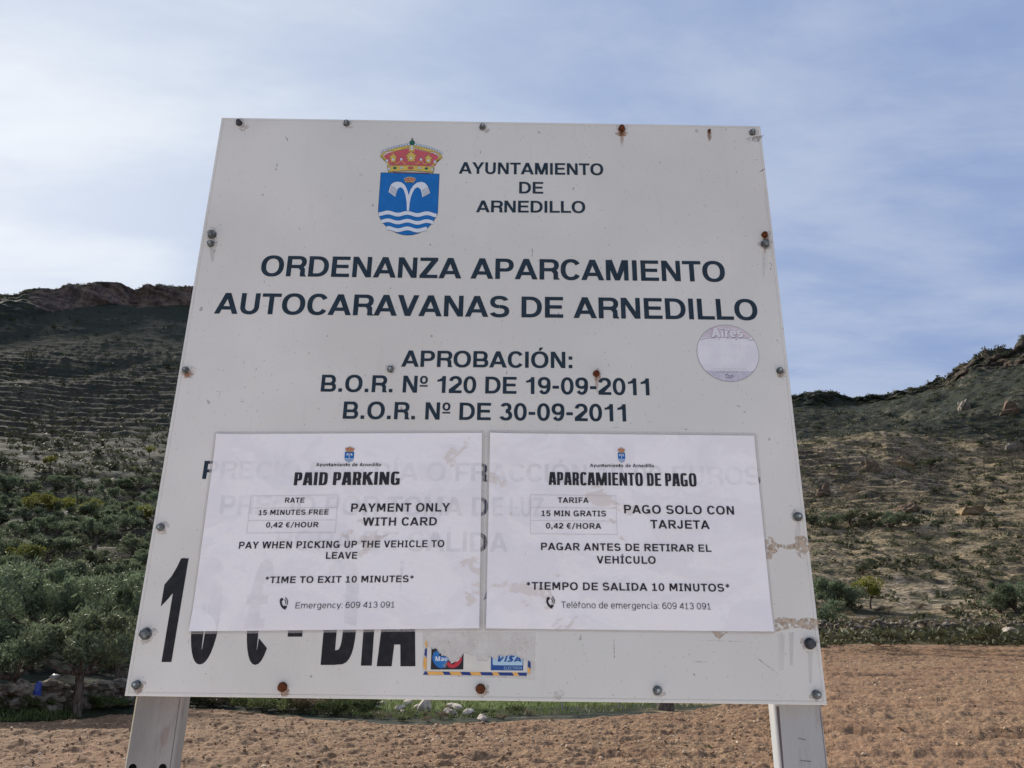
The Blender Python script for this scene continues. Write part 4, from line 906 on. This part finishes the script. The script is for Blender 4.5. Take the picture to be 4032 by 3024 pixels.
for pts, m in (([(150,300),(165,285),(178,300),(190,345),(198,400),(176,402),(160,370)], 1), ([(165,410),(186,425),(184,580),(135,530),(150,480),(140,470)], 0), ([(135,575),(182,590),(175,800),(150,795),(120,740),(118,690),(128,640)], 1), ([(1985,630),(2020,660),(2030,680),(2026,780),(1976,740)], 0), ([(1972,755),(2026,790),(2020,870),(2000,865),(1972,810)], 1)): g.poly([K(*q) for q in pts], m, 0)
g.build('striped_border', [NB, OR], ts, B)
g = Ink(.0003); g.poly([tuple(uv(*q)) for q in ((1904, 2363), (1914, 2330), (1917, 2330), (1917, 2358), (1908, 2360))])
g.build('sticker_scrap', [NB], ts, B)
#@@PART4
# ================================================================== PLANTS, ROCKS, FENCE
class Geo:
    def __init__(s): s.V = []; s.F = []; s.n = 0
    def add(s, V, F): V = np.asarray(V, float); s.V.append(V); s.F.append(np.asarray(F) + s.n); s.n += len(V)
    def mesh(s, name, mat, smooth=False): return npmesh(name, np.concatenate(s.V), np.concatenate(s.F), mat, smooth)
def tube(pts, rads, k=7):
    pts = np.array(pts, float); V = []; F = []
    for i, (p, r) in enumerate(zip(pts, rads)):
        d = pts[min(i + 1, len(pts) - 1)] - pts[max(i - 1, 0)]; d /= np.linalg.norm(d) + 1e-9
        a = np.cross(d, [.3, .9, .2]); a /= np.linalg.norm(a); b = np.cross(d, a)
        for j in range(k): t = 2 * math.pi * j / k; V.append(p + r * (a * math.cos(t) + b * math.sin(t)))
    for i in range(len(pts) - 1):
        for j in range(k): F.append((i * k + j, i * k + (j + 1) % k, (i + 1) * k + (j + 1) % k, (i + 1) * k + j))
    return V, F
def leaves(P, D, ln, wd, g=None):
    """quads of length ln, width wd at P with directions D"""
    g = g or rng; n = len(P); D = D / (np.linalg.norm(D, axis=1, keepdims=True) + 1e-9)
    s = np.cross(D, g.normal(size=(n, 3))); s /= np.linalg.norm(s, axis=1, keepdims=True) + 1e-9
    l = (ln * g.uniform(.6, 1.3, n))[:, None]; w = (wd * g.uniform(.6, 1.3, n))[:, None]
    q = np.stack([P - D * l * .5, P + s * w * .5, P + D * l * .5, P - s * w * .5], 1).reshape(-1, 3)
    return q, np.arange(4 * n).reshape(-1, 4)
def lobes(nl, R_, H, zc, g, flat_=.75):
    out = []
    for i in range(nl):
        a = g.uniform(0, 6.283); r = R_ * math.sqrt(g.uniform(0, 1)) * .84; z = zc + g.uniform(-.5, .5) * H * (1 - .4 * r / R_)
        out.append((np.array([r * math.cos(a), r * math.sin(a), z]), R_ * g.uniform(.15, .38)))
    return out
def crown_geo(nl, R_, H, zc, nleaf, ln, wd, seed, up=.55):
    g = np.random.default_rng(seed); lb = lobes(nl, R_, H, zc, g); P = []; D = []
    per = nleaf // nl
    for c_, r in lb:
        u = g.normal(size=(per, 3)); u /= np.linalg.norm(u, axis=1, keepdims=True)
        rad = r * g.uniform(.25, 1.0, per) ** .45 * (1 + .55 * (g.random(per) < .12))
        P.append(c_ + u * rad[:, None] * np.array([1, 1, .8])); D.append(u * .7 + np.array([0, 0, up]) + g.normal(size=(per, 3)) * .7)
    return np.concatenate(P), np.concatenate(D), lb
def mat_leaf(name, c1, c2, scale=1.2, tr=.25):
    s = NT(name); a = s.noise(scale, 3, .6); oi = s.n('ShaderNodeObjectInfo')
    b = s.noise(scale * 9, 2, .5); col = s.mix(s.ramp(s.math('ADD', s.math('MULTIPLY', a, .6), s.math('MULTIPLY', b, .5)), .38, .72), c1, c2)
    col = s.mix(s.math('MULTIPLY', oi.outputs['Random'], .5), col, s.mix(.5, c1, srgb(120, 118, 84)))
    s.color(col).rough(.6, .25)
    t = s.n('ShaderNodeBsdfTranslucent'); s.l(col, t.inputs[0]); m = s.n('ShaderNodeMixShader'); m.inputs[0].default_value = tr
    s.l(s.p.outputs[0], m.inputs[1]); s.l(t.outputs[0], m.inputs[2]); s.l(m.outputs[0], s.out.inputs[0]); return s.m
OLIVE = mat_leaf('olive foliage', srgb(64, 79, 60), srgb(130, 144, 114), 1.0, .35); YEL = mat_leaf('autumn foliage', srgb(94, 100, 46), srgb(150, 148, 66)); DKG = mat_leaf('dark evergreen foliage', srgb(40, 50, 38), srgb(76, 88, 62)); SHR = mat_leaf('bramble foliage', srgb(58, 74, 42), srgb(112, 124, 74)); DRYF = mat_leaf('dry twigs', srgb(92, 80, 66), srgb(146, 130, 106)); GRS = mat_leaf('grass blades', srgb(66, 82, 42), srgb(116, 130, 76)); SCB = mat_leaf('scrub foliage', srgb(44, 50, 38), srgb(82, 86, 62), .25)
def mat_bark():
    s = NT('grey bark'); a = s.noise(14, 4, .65, sc=(1, 1, .3)); s.color(s.mix(s.ramp(a, .35, .65), srgb(60, 52, 46), srgb(116, 104, 94))).rough(.95, .1).bump(a, .7, .03); return s.m
BARK = mat_bark()
def mat_stone(name, a1, a2):
    s = NT(name); a = s.noise(3.5, 5, .65); s.color(s.mix(s.ramp(a, .35, .65), a1, a2)).rough(.9, .2).bump(a, .6, .08); return s.m
STO = mat_stone('limestone', srgb(150, 136, 122), srgb(212, 200, 186)); WAL = mat_stone('dry wall stone', srgb(78, 72, 64), srgb(150, 140, 126)); PEB = mat_stone('field stone', srgb(170, 144, 116), srgb(216, 194, 168)); CLOD = mat_stone('soil clod', srgb(108, 84, 64), srgb(164, 134, 105))

# prototypes (unit = one metre of crown radius); trunks carry limbs into the crown
def make_tree(seed, R_, H, zc, nl, nleaf, ln, wd, tr):
    P, D, lb = crown_geo(nl, R_, H, zc, nleaf, ln, wd, seed); q, f = leaves(P, D, ln, wd)
    g = random.Random(seed); G = Geo(); fork = zc - H * .75
    tp = [(0, 0, -.3), (.04 * g.uniform(-1, 1), .04, fork * .5), (.1 * g.uniform(-1, 1), .08, fork)]
    G.add(*tube(tp, (tr * 1.25, tr, tr * .8)))
    for c_, r in lb[:7]:
        e = c_ * .9; m = np.array(tp[2]) * .5 + e * .5 + np.array([0, 0, -.08]); G.add(*tube([tp[2], m, e], (tr * .55, tr * .35, tr * .12), 5))
    return q, f, G
def proto(name, lst, mat):
    out = []
    for a in lst:
        q, f, G = make_tree(*a); out.append((npmesh('crown', q, f, mat), G.mesh('trunk', BARK, True)))
    return out
OL = proto('olive', [(s, 1.0, .75, 1.25 + .1 * (s % 3), 13, 2600, .15, .045, .10) for s in (1, 2, 3, 4, 5)], OLIVE)
OLL = proto('olive', [(s, 1.0, 1.0, .8, 20, 4600, .12, .042, .08) for s in (15, 16, 17)], OLIVE)
OLN = proto('olive', [(s, 1.0, .85, 1.3, 20, 6500, .12, .032, .085) for s in (11, 12, 13)], OLIVE)
YT = proto('yellow', [(s, 1.0, .8, 1.15, 10, 1700, .13, .07, .06) for s in (21, 22, 23)], YEL)
DK = proto('dark', [(s, 1.0, .8, .85, 9, 1300, .14, .06, .08) for s in (31, 32, 33)], DKG)
BU = proto('bush', [(s, 1.0, .55, .5, 9, 1500, .12, .06, .05) for s in (41, 42, 43)], SHR)
BUN = proto('bush', [(s, 1.0, .6, .5, 14, 5000, .085, .035, .04) for s in (44, 45)], SHR)
DB = proto('dry', [(s, 1.0, .6, .5, 9, 1500, .16, .02, .05) for s in (51, 52)], DRYF)
def mpx(p): return np.linalg.norm(p - CAM) / FPX                # metres per photo pixel at p
def plant(name, pr, loc, s, label, cat, group=None, sz=None):
    t = empty(name, loc, label, cat, group); t.rotation_euler = (0, 0, random.uniform(0, 6.28)); t.scale = (s, s * random.uniform(.9, 1.1), (sz or s))
    for me, n in zip(pr, ('crown', 'trunk')):
        o = bpy.data.objects.new(n, me); link(o, t)
    return t
def at(name, pool, px, py, wpx, label, cat, group=None, hz=1.0):
    """tree whose foot is seen at px, py and whose crown is wpx photo pixels wide"""
    p = ground_rt(px, py); s = wpx * mpx(p) / 2
    return plant(name, random.choice(pool), p, s, label, cat, group, s * hz)
# --- single trees that stand out
at('olive_tree', OLN, 300, 2822, 350, 'grey-green olive tree with a dark leaning trunk at the left edge of the ploughed field', 'tree', None, 1.05)
at('olive_tree', OLN, 20, 2790, 230, 'grey-green olive tree cut by the left edge of the photo above the stone wall', 'tree', None, .95)
at('olive_tree', OLN, 470, 2690, 330, 'broad olive tree just behind the stone wall and beside the left edge of the board', 'tree', None, 1.15)
at('olive_tree', OLN, 110, 2640, 330, 'broad olive tree behind the stone wall between the two foremost olive trees', 'tree', None, 1.1)
at('olive_tree', OLL, 3243, 2484, 150, 'low grey-green olive tree touching the right edge of the board by the stone wall', 'tree', None, 1.05)
at('olive_tree', OLL, 3262, 2400, 170, 'grey-green olive tree rising behind the low one beside the right edge of the board', 'tree', None, 1.0)
at('olive_tree', OLL, 3325, 2395, 130, 'rounded dark olive tree between the board and the small yellow-green tree', 'tree', None, .9)
at('olive_tree', OLL, 3940, 2420, 110, 'small olive tree above the stone wall, left of the pale one at the photo edge', 'tree', None, .9)
at('olive_tree', OLL, 4010, 2415, 150, 'pale olive tree near the right edge of the photo above the stone wall', 'tree', None, 1.1)
at('autumn_tree', YT, 3428, 2400, 120, 'small yellow-green tree with a bare forked trunk on the right slope', 'tree', None, 1.1)
for (x, y, w_), l in zip(((3203,2078,72),(3272,2076,76),(3352,2078,96),(3430,2082,92),(3508,2084,82),(3588,2078,62)), ('first dark olive tree of the row on the right slope, half behind the board', 'second olive tree in the row on the right slope, with a thin trunk', 'tallest broad olive tree in the row on the right slope', 'fourth olive tree in the row on the right slope, leaning on the tallest', 'lone stemmed olive tree in the row on the right slope', 'last and smallest olive tree of the row on the right slope')):
    at('olive_tree', DK + OLL[:2], x, y, w_ * 1.2, l, 'tree', 'row of olive trees on the right slope', .8)
for (x, y, w_), l in zip(((137,2062,130),(205,2055,110),(310,2066,120),(404,2078,74),(536,2078,104),(82,2262,130),(192,1850,66),(587,1800,50),(530,1862,28)),
  ('bright yellow tree, largest of the yellow ones in the olive grove on the left', 'yellow tree joined to the largest yellow one in the left grove', 'dull yellow rounded tree in the middle of the left grove', 'small olive-yellow tree below the dark bush in the left grove', 'yellow-orange tree close to the left edge of the board', 'lone yellow tree with a dark stem lowest in the left grove', 'yellow-green tree standing above the left grove on the bare slope', 'small yellow tree high beside the left edge of the board', 'tiny yellow bush on the bare slope left of the board')):
    at('autumn_tree', YT, x, y, w_, l, 'tree', 'yellow autumn trees on the left hillside', .9)
# --- the dense grove
g = random.Random(5); k = 0; placed = []
for y0, y1, n, w0, w1 in ((1925, 2015, 34, 50, 82), (2010, 2120, 26, 74, 110), (2120, 2260, 22, 90, 140), (2260, 2400, 20, 120, 180), (2400, 2560, 18, 160, 240), (2540, 2660, 9, 200, 290)):
    c_ = 0
    for tr_ in range(400):
        if c_ >= n: break
        x, y = g.uniform(-160, 760), g.uniform(y0, y1)
        if x > 250 and 2150 < y < 2320 and g.random() < .75: continue
        if any(abs(x - a) < w0 * .55 and abs(y - b) < w0 * .35 for a, b in placed): continue
        placed.append((x, y)); c_ += 1; k += 1
        at('olive_tree', OLL if y > 2300 else OL + OLL, x, y, g.uniform(w0, w1), 'grey-green olive tree in the dense grove low on the left hillside', 'tree', 'olive trees of the dense left grove', g.uniform(.8, 1.05))
# --- dark bushes dotted over the slopes
DOT = [(36,1730,40),(86,1742,42),(167,1752,40),(201,1712,36),(260,1735,44),(398,1755,40),(386,1800,46),(339,1665,32),(318,1585,30),(658,1455,38),(605,1468,26),(312,1432,18),(360,1440,12),(407,2030,90),(20,1840,60),(250,1890,70),(230,1770,40),(560,1880,50),(90,1440,20),(500,1560,22),(150,1600,24),(470,1660,26),(600,1690,30),(60,1650,26),(280,1640,24),(520,1760,30),(30,1930,60),(120,1960,64),(220,1950,56),(340,1940,66),(450,1935,60),(520,1975,60),(610,1940,56),(60,1870,40),(300,1870,46),(430,1850,44),(140,1800,34),(480,1810,34),(330,1760,30),(560,1740,30)]
for x, y, w_ in DOT: at('evergreen_bush', DK, x, y, w_, 'dark round evergreen bush dotted on the open slope of the left hillside', 'bush', 'dark bushes dotted over the left hillside', .8)
DOT = [(3817,1862,36),(3296,1862,30),(3480,1640,26),(3500,1642,26),(3561,1678,44),(3224,1612,26),(3219,1700,44),(3607,1702,30),(3865,1755,36),(3788,1650,40),(3830,1640,20),(3930,1560,18),(3870,1510,14),(3640,1630,24),(3700,1560,16),(3750,1520,14),(3990,1650,30),(4010,1750,40),(3580,1860,24),(3910,1905,50),(3410,1975,34),(3480,1965,26),(3700,1945,40),(3770,1930,36),(3850,1950,44),(3620,1990,36),(3800,2000,40),(3940,1990,40),(3180,1610,16),(3260,1570,14),(3310,1580,14),(3150,1590,14),(3660,1700,30),(3540,1720,22),(3867,2085,62),(3930,2090,50),(3700,2250,60),(3560,2230,50),(3760,2120,50),(3900,2180,60),(3650,2140,44)]
for x, y, w_ in DOT: at('evergreen_bush', DK, x, y, w_, 'dark round evergreen bush dotted on the dry terraced slope of the right hillside', 'bush', 'dark bushes dotted over the right hillside', .75)
for (x, y, w_), l in zip(((3452,1775,46),(3664,1850,84),(3437,2228,46),(3482,2228,50),(3402,2270,96),(3694,2092,50)), ('dark green tree on the terrace edge right of the board', 'largest dark tree alone on the right hillside, below the terraces', 'left one of two low green bushes on the right slope', 'right one of two low green bushes on the right slope', 'wide green bush on the right slope above the yellow-green tree', 'cone shaped dark bush on the right slope below the rocks')):
    at('evergreen_bush', DK, x, y, w_, l, 'bush', None, 1.2 if x == 3694 else .85)
for x, y, w_ in ((3365,2478,120),(3450,2470,110),(3560,2480,130),(3680,2490,120),(3800,2490,130),(3920,2480,110),(3330,2440,80),(3500,2420,90),(3620,2400,80),(3750,2420,100),(3880,2400,90)):
    at('bramble_bush', DB, x, y, w_, 'brown bramble thicket along the foot of the right slope above the stone wall', 'bush', 'bramble thickets at the foot of the right slope', .7)
# --- hedge along the far edge of the field, under the board
g = random.Random(9)
for i in range(44):
    x = 740 + i * 31 + g.uniform(-16, 16); ye = np.interp(x, [754, 971, 1134, 1297, 1514, 1676, 1893, 2090], [2788, 2802, 2825, 2837, 2852, 2855, 2850, 2834])
    dry_ = g.random() < .25
    at('bramble_bush' if not dry_ else 'dry_shrub', DB if dry_ else BUN, x, ye - g.uniform(2, 40), (g.uniform(110, 190) if x < 1420 else g.uniform(55, 90)), 'low grey-brown twiggy shrub in the hedge at the far edge of the field' if dry_ else 'low leafy green shrub in the hedge at the far edge of the field', 'shrub', 'dry shrubs in the field hedge' if dry_ else 'green shrubs in the field hedge', g.uniform(.8, 1.15) if x < 1420 else g.uniform(.5, .8))
for x, y, w_ in ((150,2800,90),(420,2800,120),(470,2790,100),(30,2800,120),(230,2805,70),(520,2780,80),(330,2785,130),(100,2790,130),(180,2795,100),(380,2790,110),(60,2790,110),(450,2770,120),(-20,2760,120),(240,2765,100)):
    at('bramble_bush', BUN + DB, x, y, w_, 'low scrubby shrub growing at the foot of the stone wall on the left', 'shrub', 'shrubs at the foot of the left stone wall', .7)
# --- weeds in the field
for (x, y, w_), l in zip(((2789,2955,34),(863,3022,26),(3973,2772,26)), ('small green weed alone in the ploughed field left of the right post', 'small green weed at the bottom edge of the photo beside the left post', 'small green weed in the ploughed field near the right edge')):
    t = at('weed', BU, x, y, w_, l, 'weed', None, .7)
    for c_ in t.children: c_.name = c_.name.replace('trunk', 'stem').replace('crown', 'leaves')
# --- rocks
ICO = None
def ico(sub):
    bm = bmesh.new(); bmesh.ops.create_icosphere(bm, subdivisions=sub, radius=1); v = np.array([q.co[:] for q in bm.verts]); f = np.array([[q.index for q in p.verts] for p in bm.faces]); bm.free(); return v, f
I1, I2 = ico(1), ico(2)
def stone_v(base, g, s):
    v = base * (1 + .28 * (g.random((len(base), 1)) - .5)); 
    for _ in range(5):
        d = g.normal(size=3); d /= np.linalg.norm(d); k_ = v @ d; v = v - np.outer(np.maximum(k_ - .62, 0), d)
    a = g.uniform(0, 6.28); c_, s_ = math.cos(a), math.sin(a)
    return (v * np.asarray(s)) @ np.array([[c_, s_, 0], [-s_, c_, 0], [0, 0, 1]])
ROCK = [npmesh('rock', stone_v(I2[0], np.random.default_rng(s), (1, .8, .8)), I2[1], STO, False) for s in range(6)]
RKS = [(1438,2760,26,'pale rock at the left end of the rock heap in the field hedge'),(1476,2770,24,''),(1503,2765,22,''),(1576,2788,30,'square grey rock in the middle of the rock heap'),(1606,2768,26,''),(1588,2800,22,''),(1668,2788,40,'big pale rock standing upright in the rock heap'),(1672,2770,26,''),(1644,2782,24,''),(1774,2780,30,''),(1804,2790,38,'broad pinkish rock at the right end of the rock heap'),(1780,2806,30,''),(1755,2800,28,''),(1845,2810,34,''),(1900,2822,30,''),(974,2762,34,'lone pale rock half hidden by green shrubs right of the left post'),(3990,2520,60,'big pale boulder at the field edge near the right side'),(3455,2530,30,'pale stone at the far field edge below the bramble thickets')]
for i, (x, y, w_, l) in enumerate(RKS):
    p = ground_rt(x, y + 18); o = bpy.data.objects.new('rock', ROCK[i % 6]); s = w_ * 1.45 * mpx(p) / 2; o.scale = (s, s, s * (1.5 if x in (1668,) else .9)); o.location = p + np.array([0, 0, s * .55]); o.rotation_euler = (.2, .1, i * 1.3)
    link(o, None, None, l or 'pale rounded rock lying in the rock heap of the field hedge', 'rock', None if l else 'rocks of the heap in the field hedge')
I3 = ico(3)
OCT = [mat_stone('outcrop limestone', srgb(96, 92, 84), srgb(150, 142, 130)), mat_stone('outcrop tan rock', srgb(104, 90, 70), srgb(156, 136, 106)), mat_stone('outcrop brown rock', srgb(74, 62, 52), srgb(124, 106, 88))]
for x, y, w_, hz, m, l in ((3803,1612,95,1.2,0,'pale grey rock tower standing out of the right mountain side'),(3985,1632,140,.6,2,'brown rock outcrop on the mountain side near the right edge'),(4015,1775,110,.7,0,'grey rock outcrop near the right edge, below the brown one'),(3243,1948,150,.6,2,'dark brown rock outcrop on the slope above the row of olive trees'),(3349,1940,120,.6,1,'tan rock outcrop beside the dark brown one on the right slope'),(3568,1838,115,.7,1,'yellowish rock outcrop left of the largest dark tree'),(3425,1850,115,.6,2,'dark rock outcrop below the terraces on the right slope'),(3835,2025,210,.45,1,'long low tan rock outcrop across the right slope'),(3583,2020,150,.5,2,'grey brown rock bank above the end of the olive row')):
    p = ground_rt(x, y); s = w_ * .62 * mpx(p) / 2; gg = np.random.default_rng(int(x)); v = stone_v(I3[0], gg, (1, .8, 1)); 
    q = np.array([float(fbm(np.array(a[0] * 2.2 + x), np.array(a[1] * 2.2 + a[2] * 3.1), 4, 6, .6)) for a in v]); q2 = np.array([float(fbm(np.array(a[0] * 5 + x), np.array(a[2] * 1.6 + a[1]), 3, 16)) for a in v])
    v = v * (1 + 1.0 * q + .6 * q2)[:, None] * [s, s * .7, s * hz * 1.3]
    o = bpy.data.objects.new('rock_outcrop', npmesh('rock_outcrop', v, I3[1], OCT[m])); o.location = p + np.array([0, s * .25, s * hz * .05]); link(o, None, None, l, 'rock outcrop')
# --- dry stone walls
def wall(name, pts, h, label, n):
    gg = np.random.default_rng(n); G = Geo(); P = np.array(pts); L_ = np.r_[0, np.cumsum(np.linalg.norm(np.diff(P, axis=0), axis=1))]
    for i in range(n):
        t_ = gg.uniform(0, L_[-1]); p = np.array([np.interp(t_, L_, P[:, j]) for j in range(3)]); z = gg.uniform(0, 1) ** 1.1 * h; s = gg.uniform(.07, .27)
        v = stone_v(I1[0], gg, (s * 1.3, s, s * .7)); G.add(v + p + [gg.normal() * .1, gg.normal() * .16 + .15 * z, z], I1[1])
    o = bpy.data.objects.new(name, G.mesh(name, WAL)); link(o, None, None, label, 'wall'); return o
def line_px(pts): return [ground_rt(*q) for q in pts]
wall('stone_wall', line_px([(-250,2812),(0,2805),(160,2800),(320,2796),(520,2782)]), .6, 'tumbled grey dry stone wall along the left edge of the field', 270)
wall('stone_wall', line_px([(3180,2532),(3300,2528),(3500,2526),(3700,2524),(3900,2524),(4200,2526)]), 1.5, 'low dark stone wall along the far edge of the field on the right', 560)
# --- blue plastic bag and white scrap on the left wall
def crumple(name, p, s, mat, seed, label, cat):
    gg = np.random.default_rng(seed); v = I2[0] * (1 + .7 * (gg.random((len(I2[0]), 1)) - .5)) * np.array(s); o = bpy.data.objects.new(name, npmesh(name, v, I2[1], mat)); o.location = p; link(o, None, None, label, cat)
p = ground_rt(160, 2797); crumple('plastic_bag', p + np.array([0, -.35, .42]), (.12, .06, .24), flat('blue plastic', srgb(30, 62, 150), .35, .5, .2), 3, 'crumpled blue plastic bag caught on the left stone wall', 'plastic bag')
p = ground_rt(178, 2796); crumple('plastic_sheet', p + np.array([.05, .05, .78]), (.13, .09, .06), flat('white plastic', srgb(170, 174, 180), .35, .5), 4, 'crumpled white plastic sheet on top of the left stone wall', 'plastic sheet')
# --- wire fence and stump beyond the hedge
fp = [ground_rt(x, y) for x, y in ((2213, 2808), (2437, 2800), (2589, 2796), (2720, 2788))]
fe = empty('wire_fence', fp[1], 'sagging wire fence on thin grey posts in the green grass below the board', 'fence')
MET = mat_metal('fence metal', srgb(120, 122, 120), srgb(158, 160, 158), .3, .6)
for q in fp: V_, F_ = tube([q, q + np.array([.02, 0, .75])], (.022, .02), 8); mobj('post', V_, F_, MET, fe, fp[1])
for h_ in (.12, .42, .68):
    pts = []
    for a, b in zip(fp[:-1], fp[1:]):
        for t_ in np.linspace(0, 1, 6)[:-1]: pts.append(a * (1 - t_) + b * t_ + np.array([0, 0, h_ - .07 * math.sin(math.pi * t_)]))
    pts.append(fp[-1] + np.array([0, 0, h_])); V_, F_ = tube(pts, [.006] * len(pts), 4); mobj('wire', V_, F_, MET, fe, fp[1])
p = ground_rt(2622, 2798); gg = np.random.default_rng(2); v = [];
V_, F_ = tube([p + np.array([0, 0, -.1]), p + np.array([0, 0, .15]), p + np.array([.03, 0, .42]), p + np.array([.03, 0, .5])], (.30, .24, .22, .05), 14)
V_ = [q + gg.normal(size=3) * .012 for q in V_]; o = bpy.data.objects.new('tree_stump', npmesh('tree_stump', V_, F_, BARK)); link(o, None, None, 'brown rotten tree stump at the field edge beside the wire fence', 'tree stump')

# ================================================================== STUFF: scrub, grass, stones
# scrub clumps over both hillsides
n = 19000; az = rng.uniform(A0 + .02, A1 - .02, n); u = rng.random(n); rr_ = 42 * (430 / 42) ** (u ** .62)
col_ = np.clip(((az - A0) / (A1 - A0) * 999).round().astype(int), 0, 999)
x, y = rr_ * np.sin(az), rr_ * np.cos(az)
keep = (fbm(x / 22, y / 22, 3, 13) + .12 > rng.uniform(-.25, .35, n)) & ((x / y > -.1) | (rng.random(n) < np.where(rr_ < 230, .95, .4)))
idx = np.where(keep)[0]; P = []; D = []; LN = []
for i in idx:
    cR, cZ = GR2[:-6, col_[i]], GZ3[:-6, col_[i]]
    o_ = np.argmin(np.abs(cR - rr_[i])); z = cZ[o_]; s = rng.uniform(.25, .75) * (1 + rr_[i] / 320)
    m = 22; uu = rng.normal(size=(m, 3)); uu /= np.linalg.norm(uu, axis=1, keepdims=True); uu[:, 2] = np.abs(uu[:, 2]) * .75
    P.append(np.array([x[i], y[i], z]) + uu * s * rng.uniform(.4, 1, (m, 1))); D.append(uu + rng.normal(size=(m, 3)) * .5); LN.append(np.full(m, s * .62))
i0 = int(np.argmin(np.abs(GT[:, 0] - 9)))
for j in rng.integers(5, 995, 1500):                                   # bushes along the ridge
    i_ = i0 - int(rng.integers(-1, 12)); s = rng.uniform(.4, 1.0 if j < 500 else 1.9); m = 20
    uu = rng.normal(size=(m, 3)); uu /= np.linalg.norm(uu, axis=1, keepdims=True); uu[:, 2] = np.abs(uu[:, 2]) * .9
    P.append(np.array([GX[i_, j], GY[i_, j], GZ3[i_, j]]) + uu * s * rng.uniform(.4, 1, (m, 1))); D.append(uu + rng.normal(size=(m, 3)) * .5); LN.append(np.full(m, s * .7))
P = np.concatenate(P); D = np.concatenate(D); LN = np.concatenate(LN)
q, f = leaves(P, D, LN, LN * .45)
link(bpy.data.objects.new('scrub', npmesh('scrub', q, f, SCB)), None, 'stuff', 'low grey-green scrub covering both hillsides', 'scrub')
# grass along the field edge and in the meadow
def blades(n, xr, f0, f1, hh, mat, name, label):
    P = []; D = []; H = []
    xs = rng.uniform(*xr, n); tt_ = rng.random(n)
    for x_, t_ in zip(xs, tt_):
        a, te = pol(x_, 2700); d0, _ = evl(0, a); d2, _ = evl(f1, a); r = d0 + f0 + (d2 - d0 - f0) * t_ ** 1.3
        X, Y = r * math.sin(a), r * math.cos(a); P.append((X, Y, ground_xy(X, Y))); H.append(rng.uniform(.5, 1.2))
    P = np.array(P); H = np.array(H) * hh; D = rng.normal(size=P.shape) * .35; D[:, 2] = 1
    q, f = leaves(P + np.array([0, 0, 1]) * (H * .4)[:, None], D, H, H * .14)
    link(bpy.data.objects.new(name, npmesh(name, q, f, mat)), None, 'stuff', label, 'grass')
blades(11000, (760, 2800), 1.2, 2, .2, GRS, 'grass', 'bright green meadow grass below the board beyond the field')
blades(3000, (-200, 330), -.1, 1, .2, GRS, 'grass', 'green grass strip along the left edge of the field')
blades(3500, (3100, 4250), -.3, 1, .35, DRYF, 'dry_grass', 'brown dry grass along the far edge of the field on the right')
# stones and clods on the field
def litter(n, name, mat, s0, s1, label, cat, base, pw):
    G = Geo(); gg = np.random.default_rng(n)
    for i in range(n):
        a = gg.uniform(R(-36), R(36)); d_, _ = evl(0, a); r = 9.5 + (float(d_) - 10) * gg.random() ** pw
        j = int(round((a - A0) / (A1 - A0) * 1099)); kf = int(np.clip(np.searchsorted(FR[:, j], r), 0, nr - 1)); s = s0 * (s1 / s0) ** (gg.random() ** 2.2)
        v = stone_v(base[0], gg, (s, s * .8, s * .65)); G.add(v + [r * math.sin(a), r * math.cos(a), FZ[kf, j] + s * .25], base[1])
    link(bpy.data.objects.new(name, G.mesh(name, mat)), None, 'stuff', label, cat)
I0 = ico(1)
litter(2400, 'field_stones', PEB, .014, .055, 'small pale stones scattered over the ploughed field', 'stones', I0, .8)
litter(7000, 'soil_clods', CLOD, .012, .045, 'brown soil clods covering the ploughed field', 'soil clods', I0, .8)
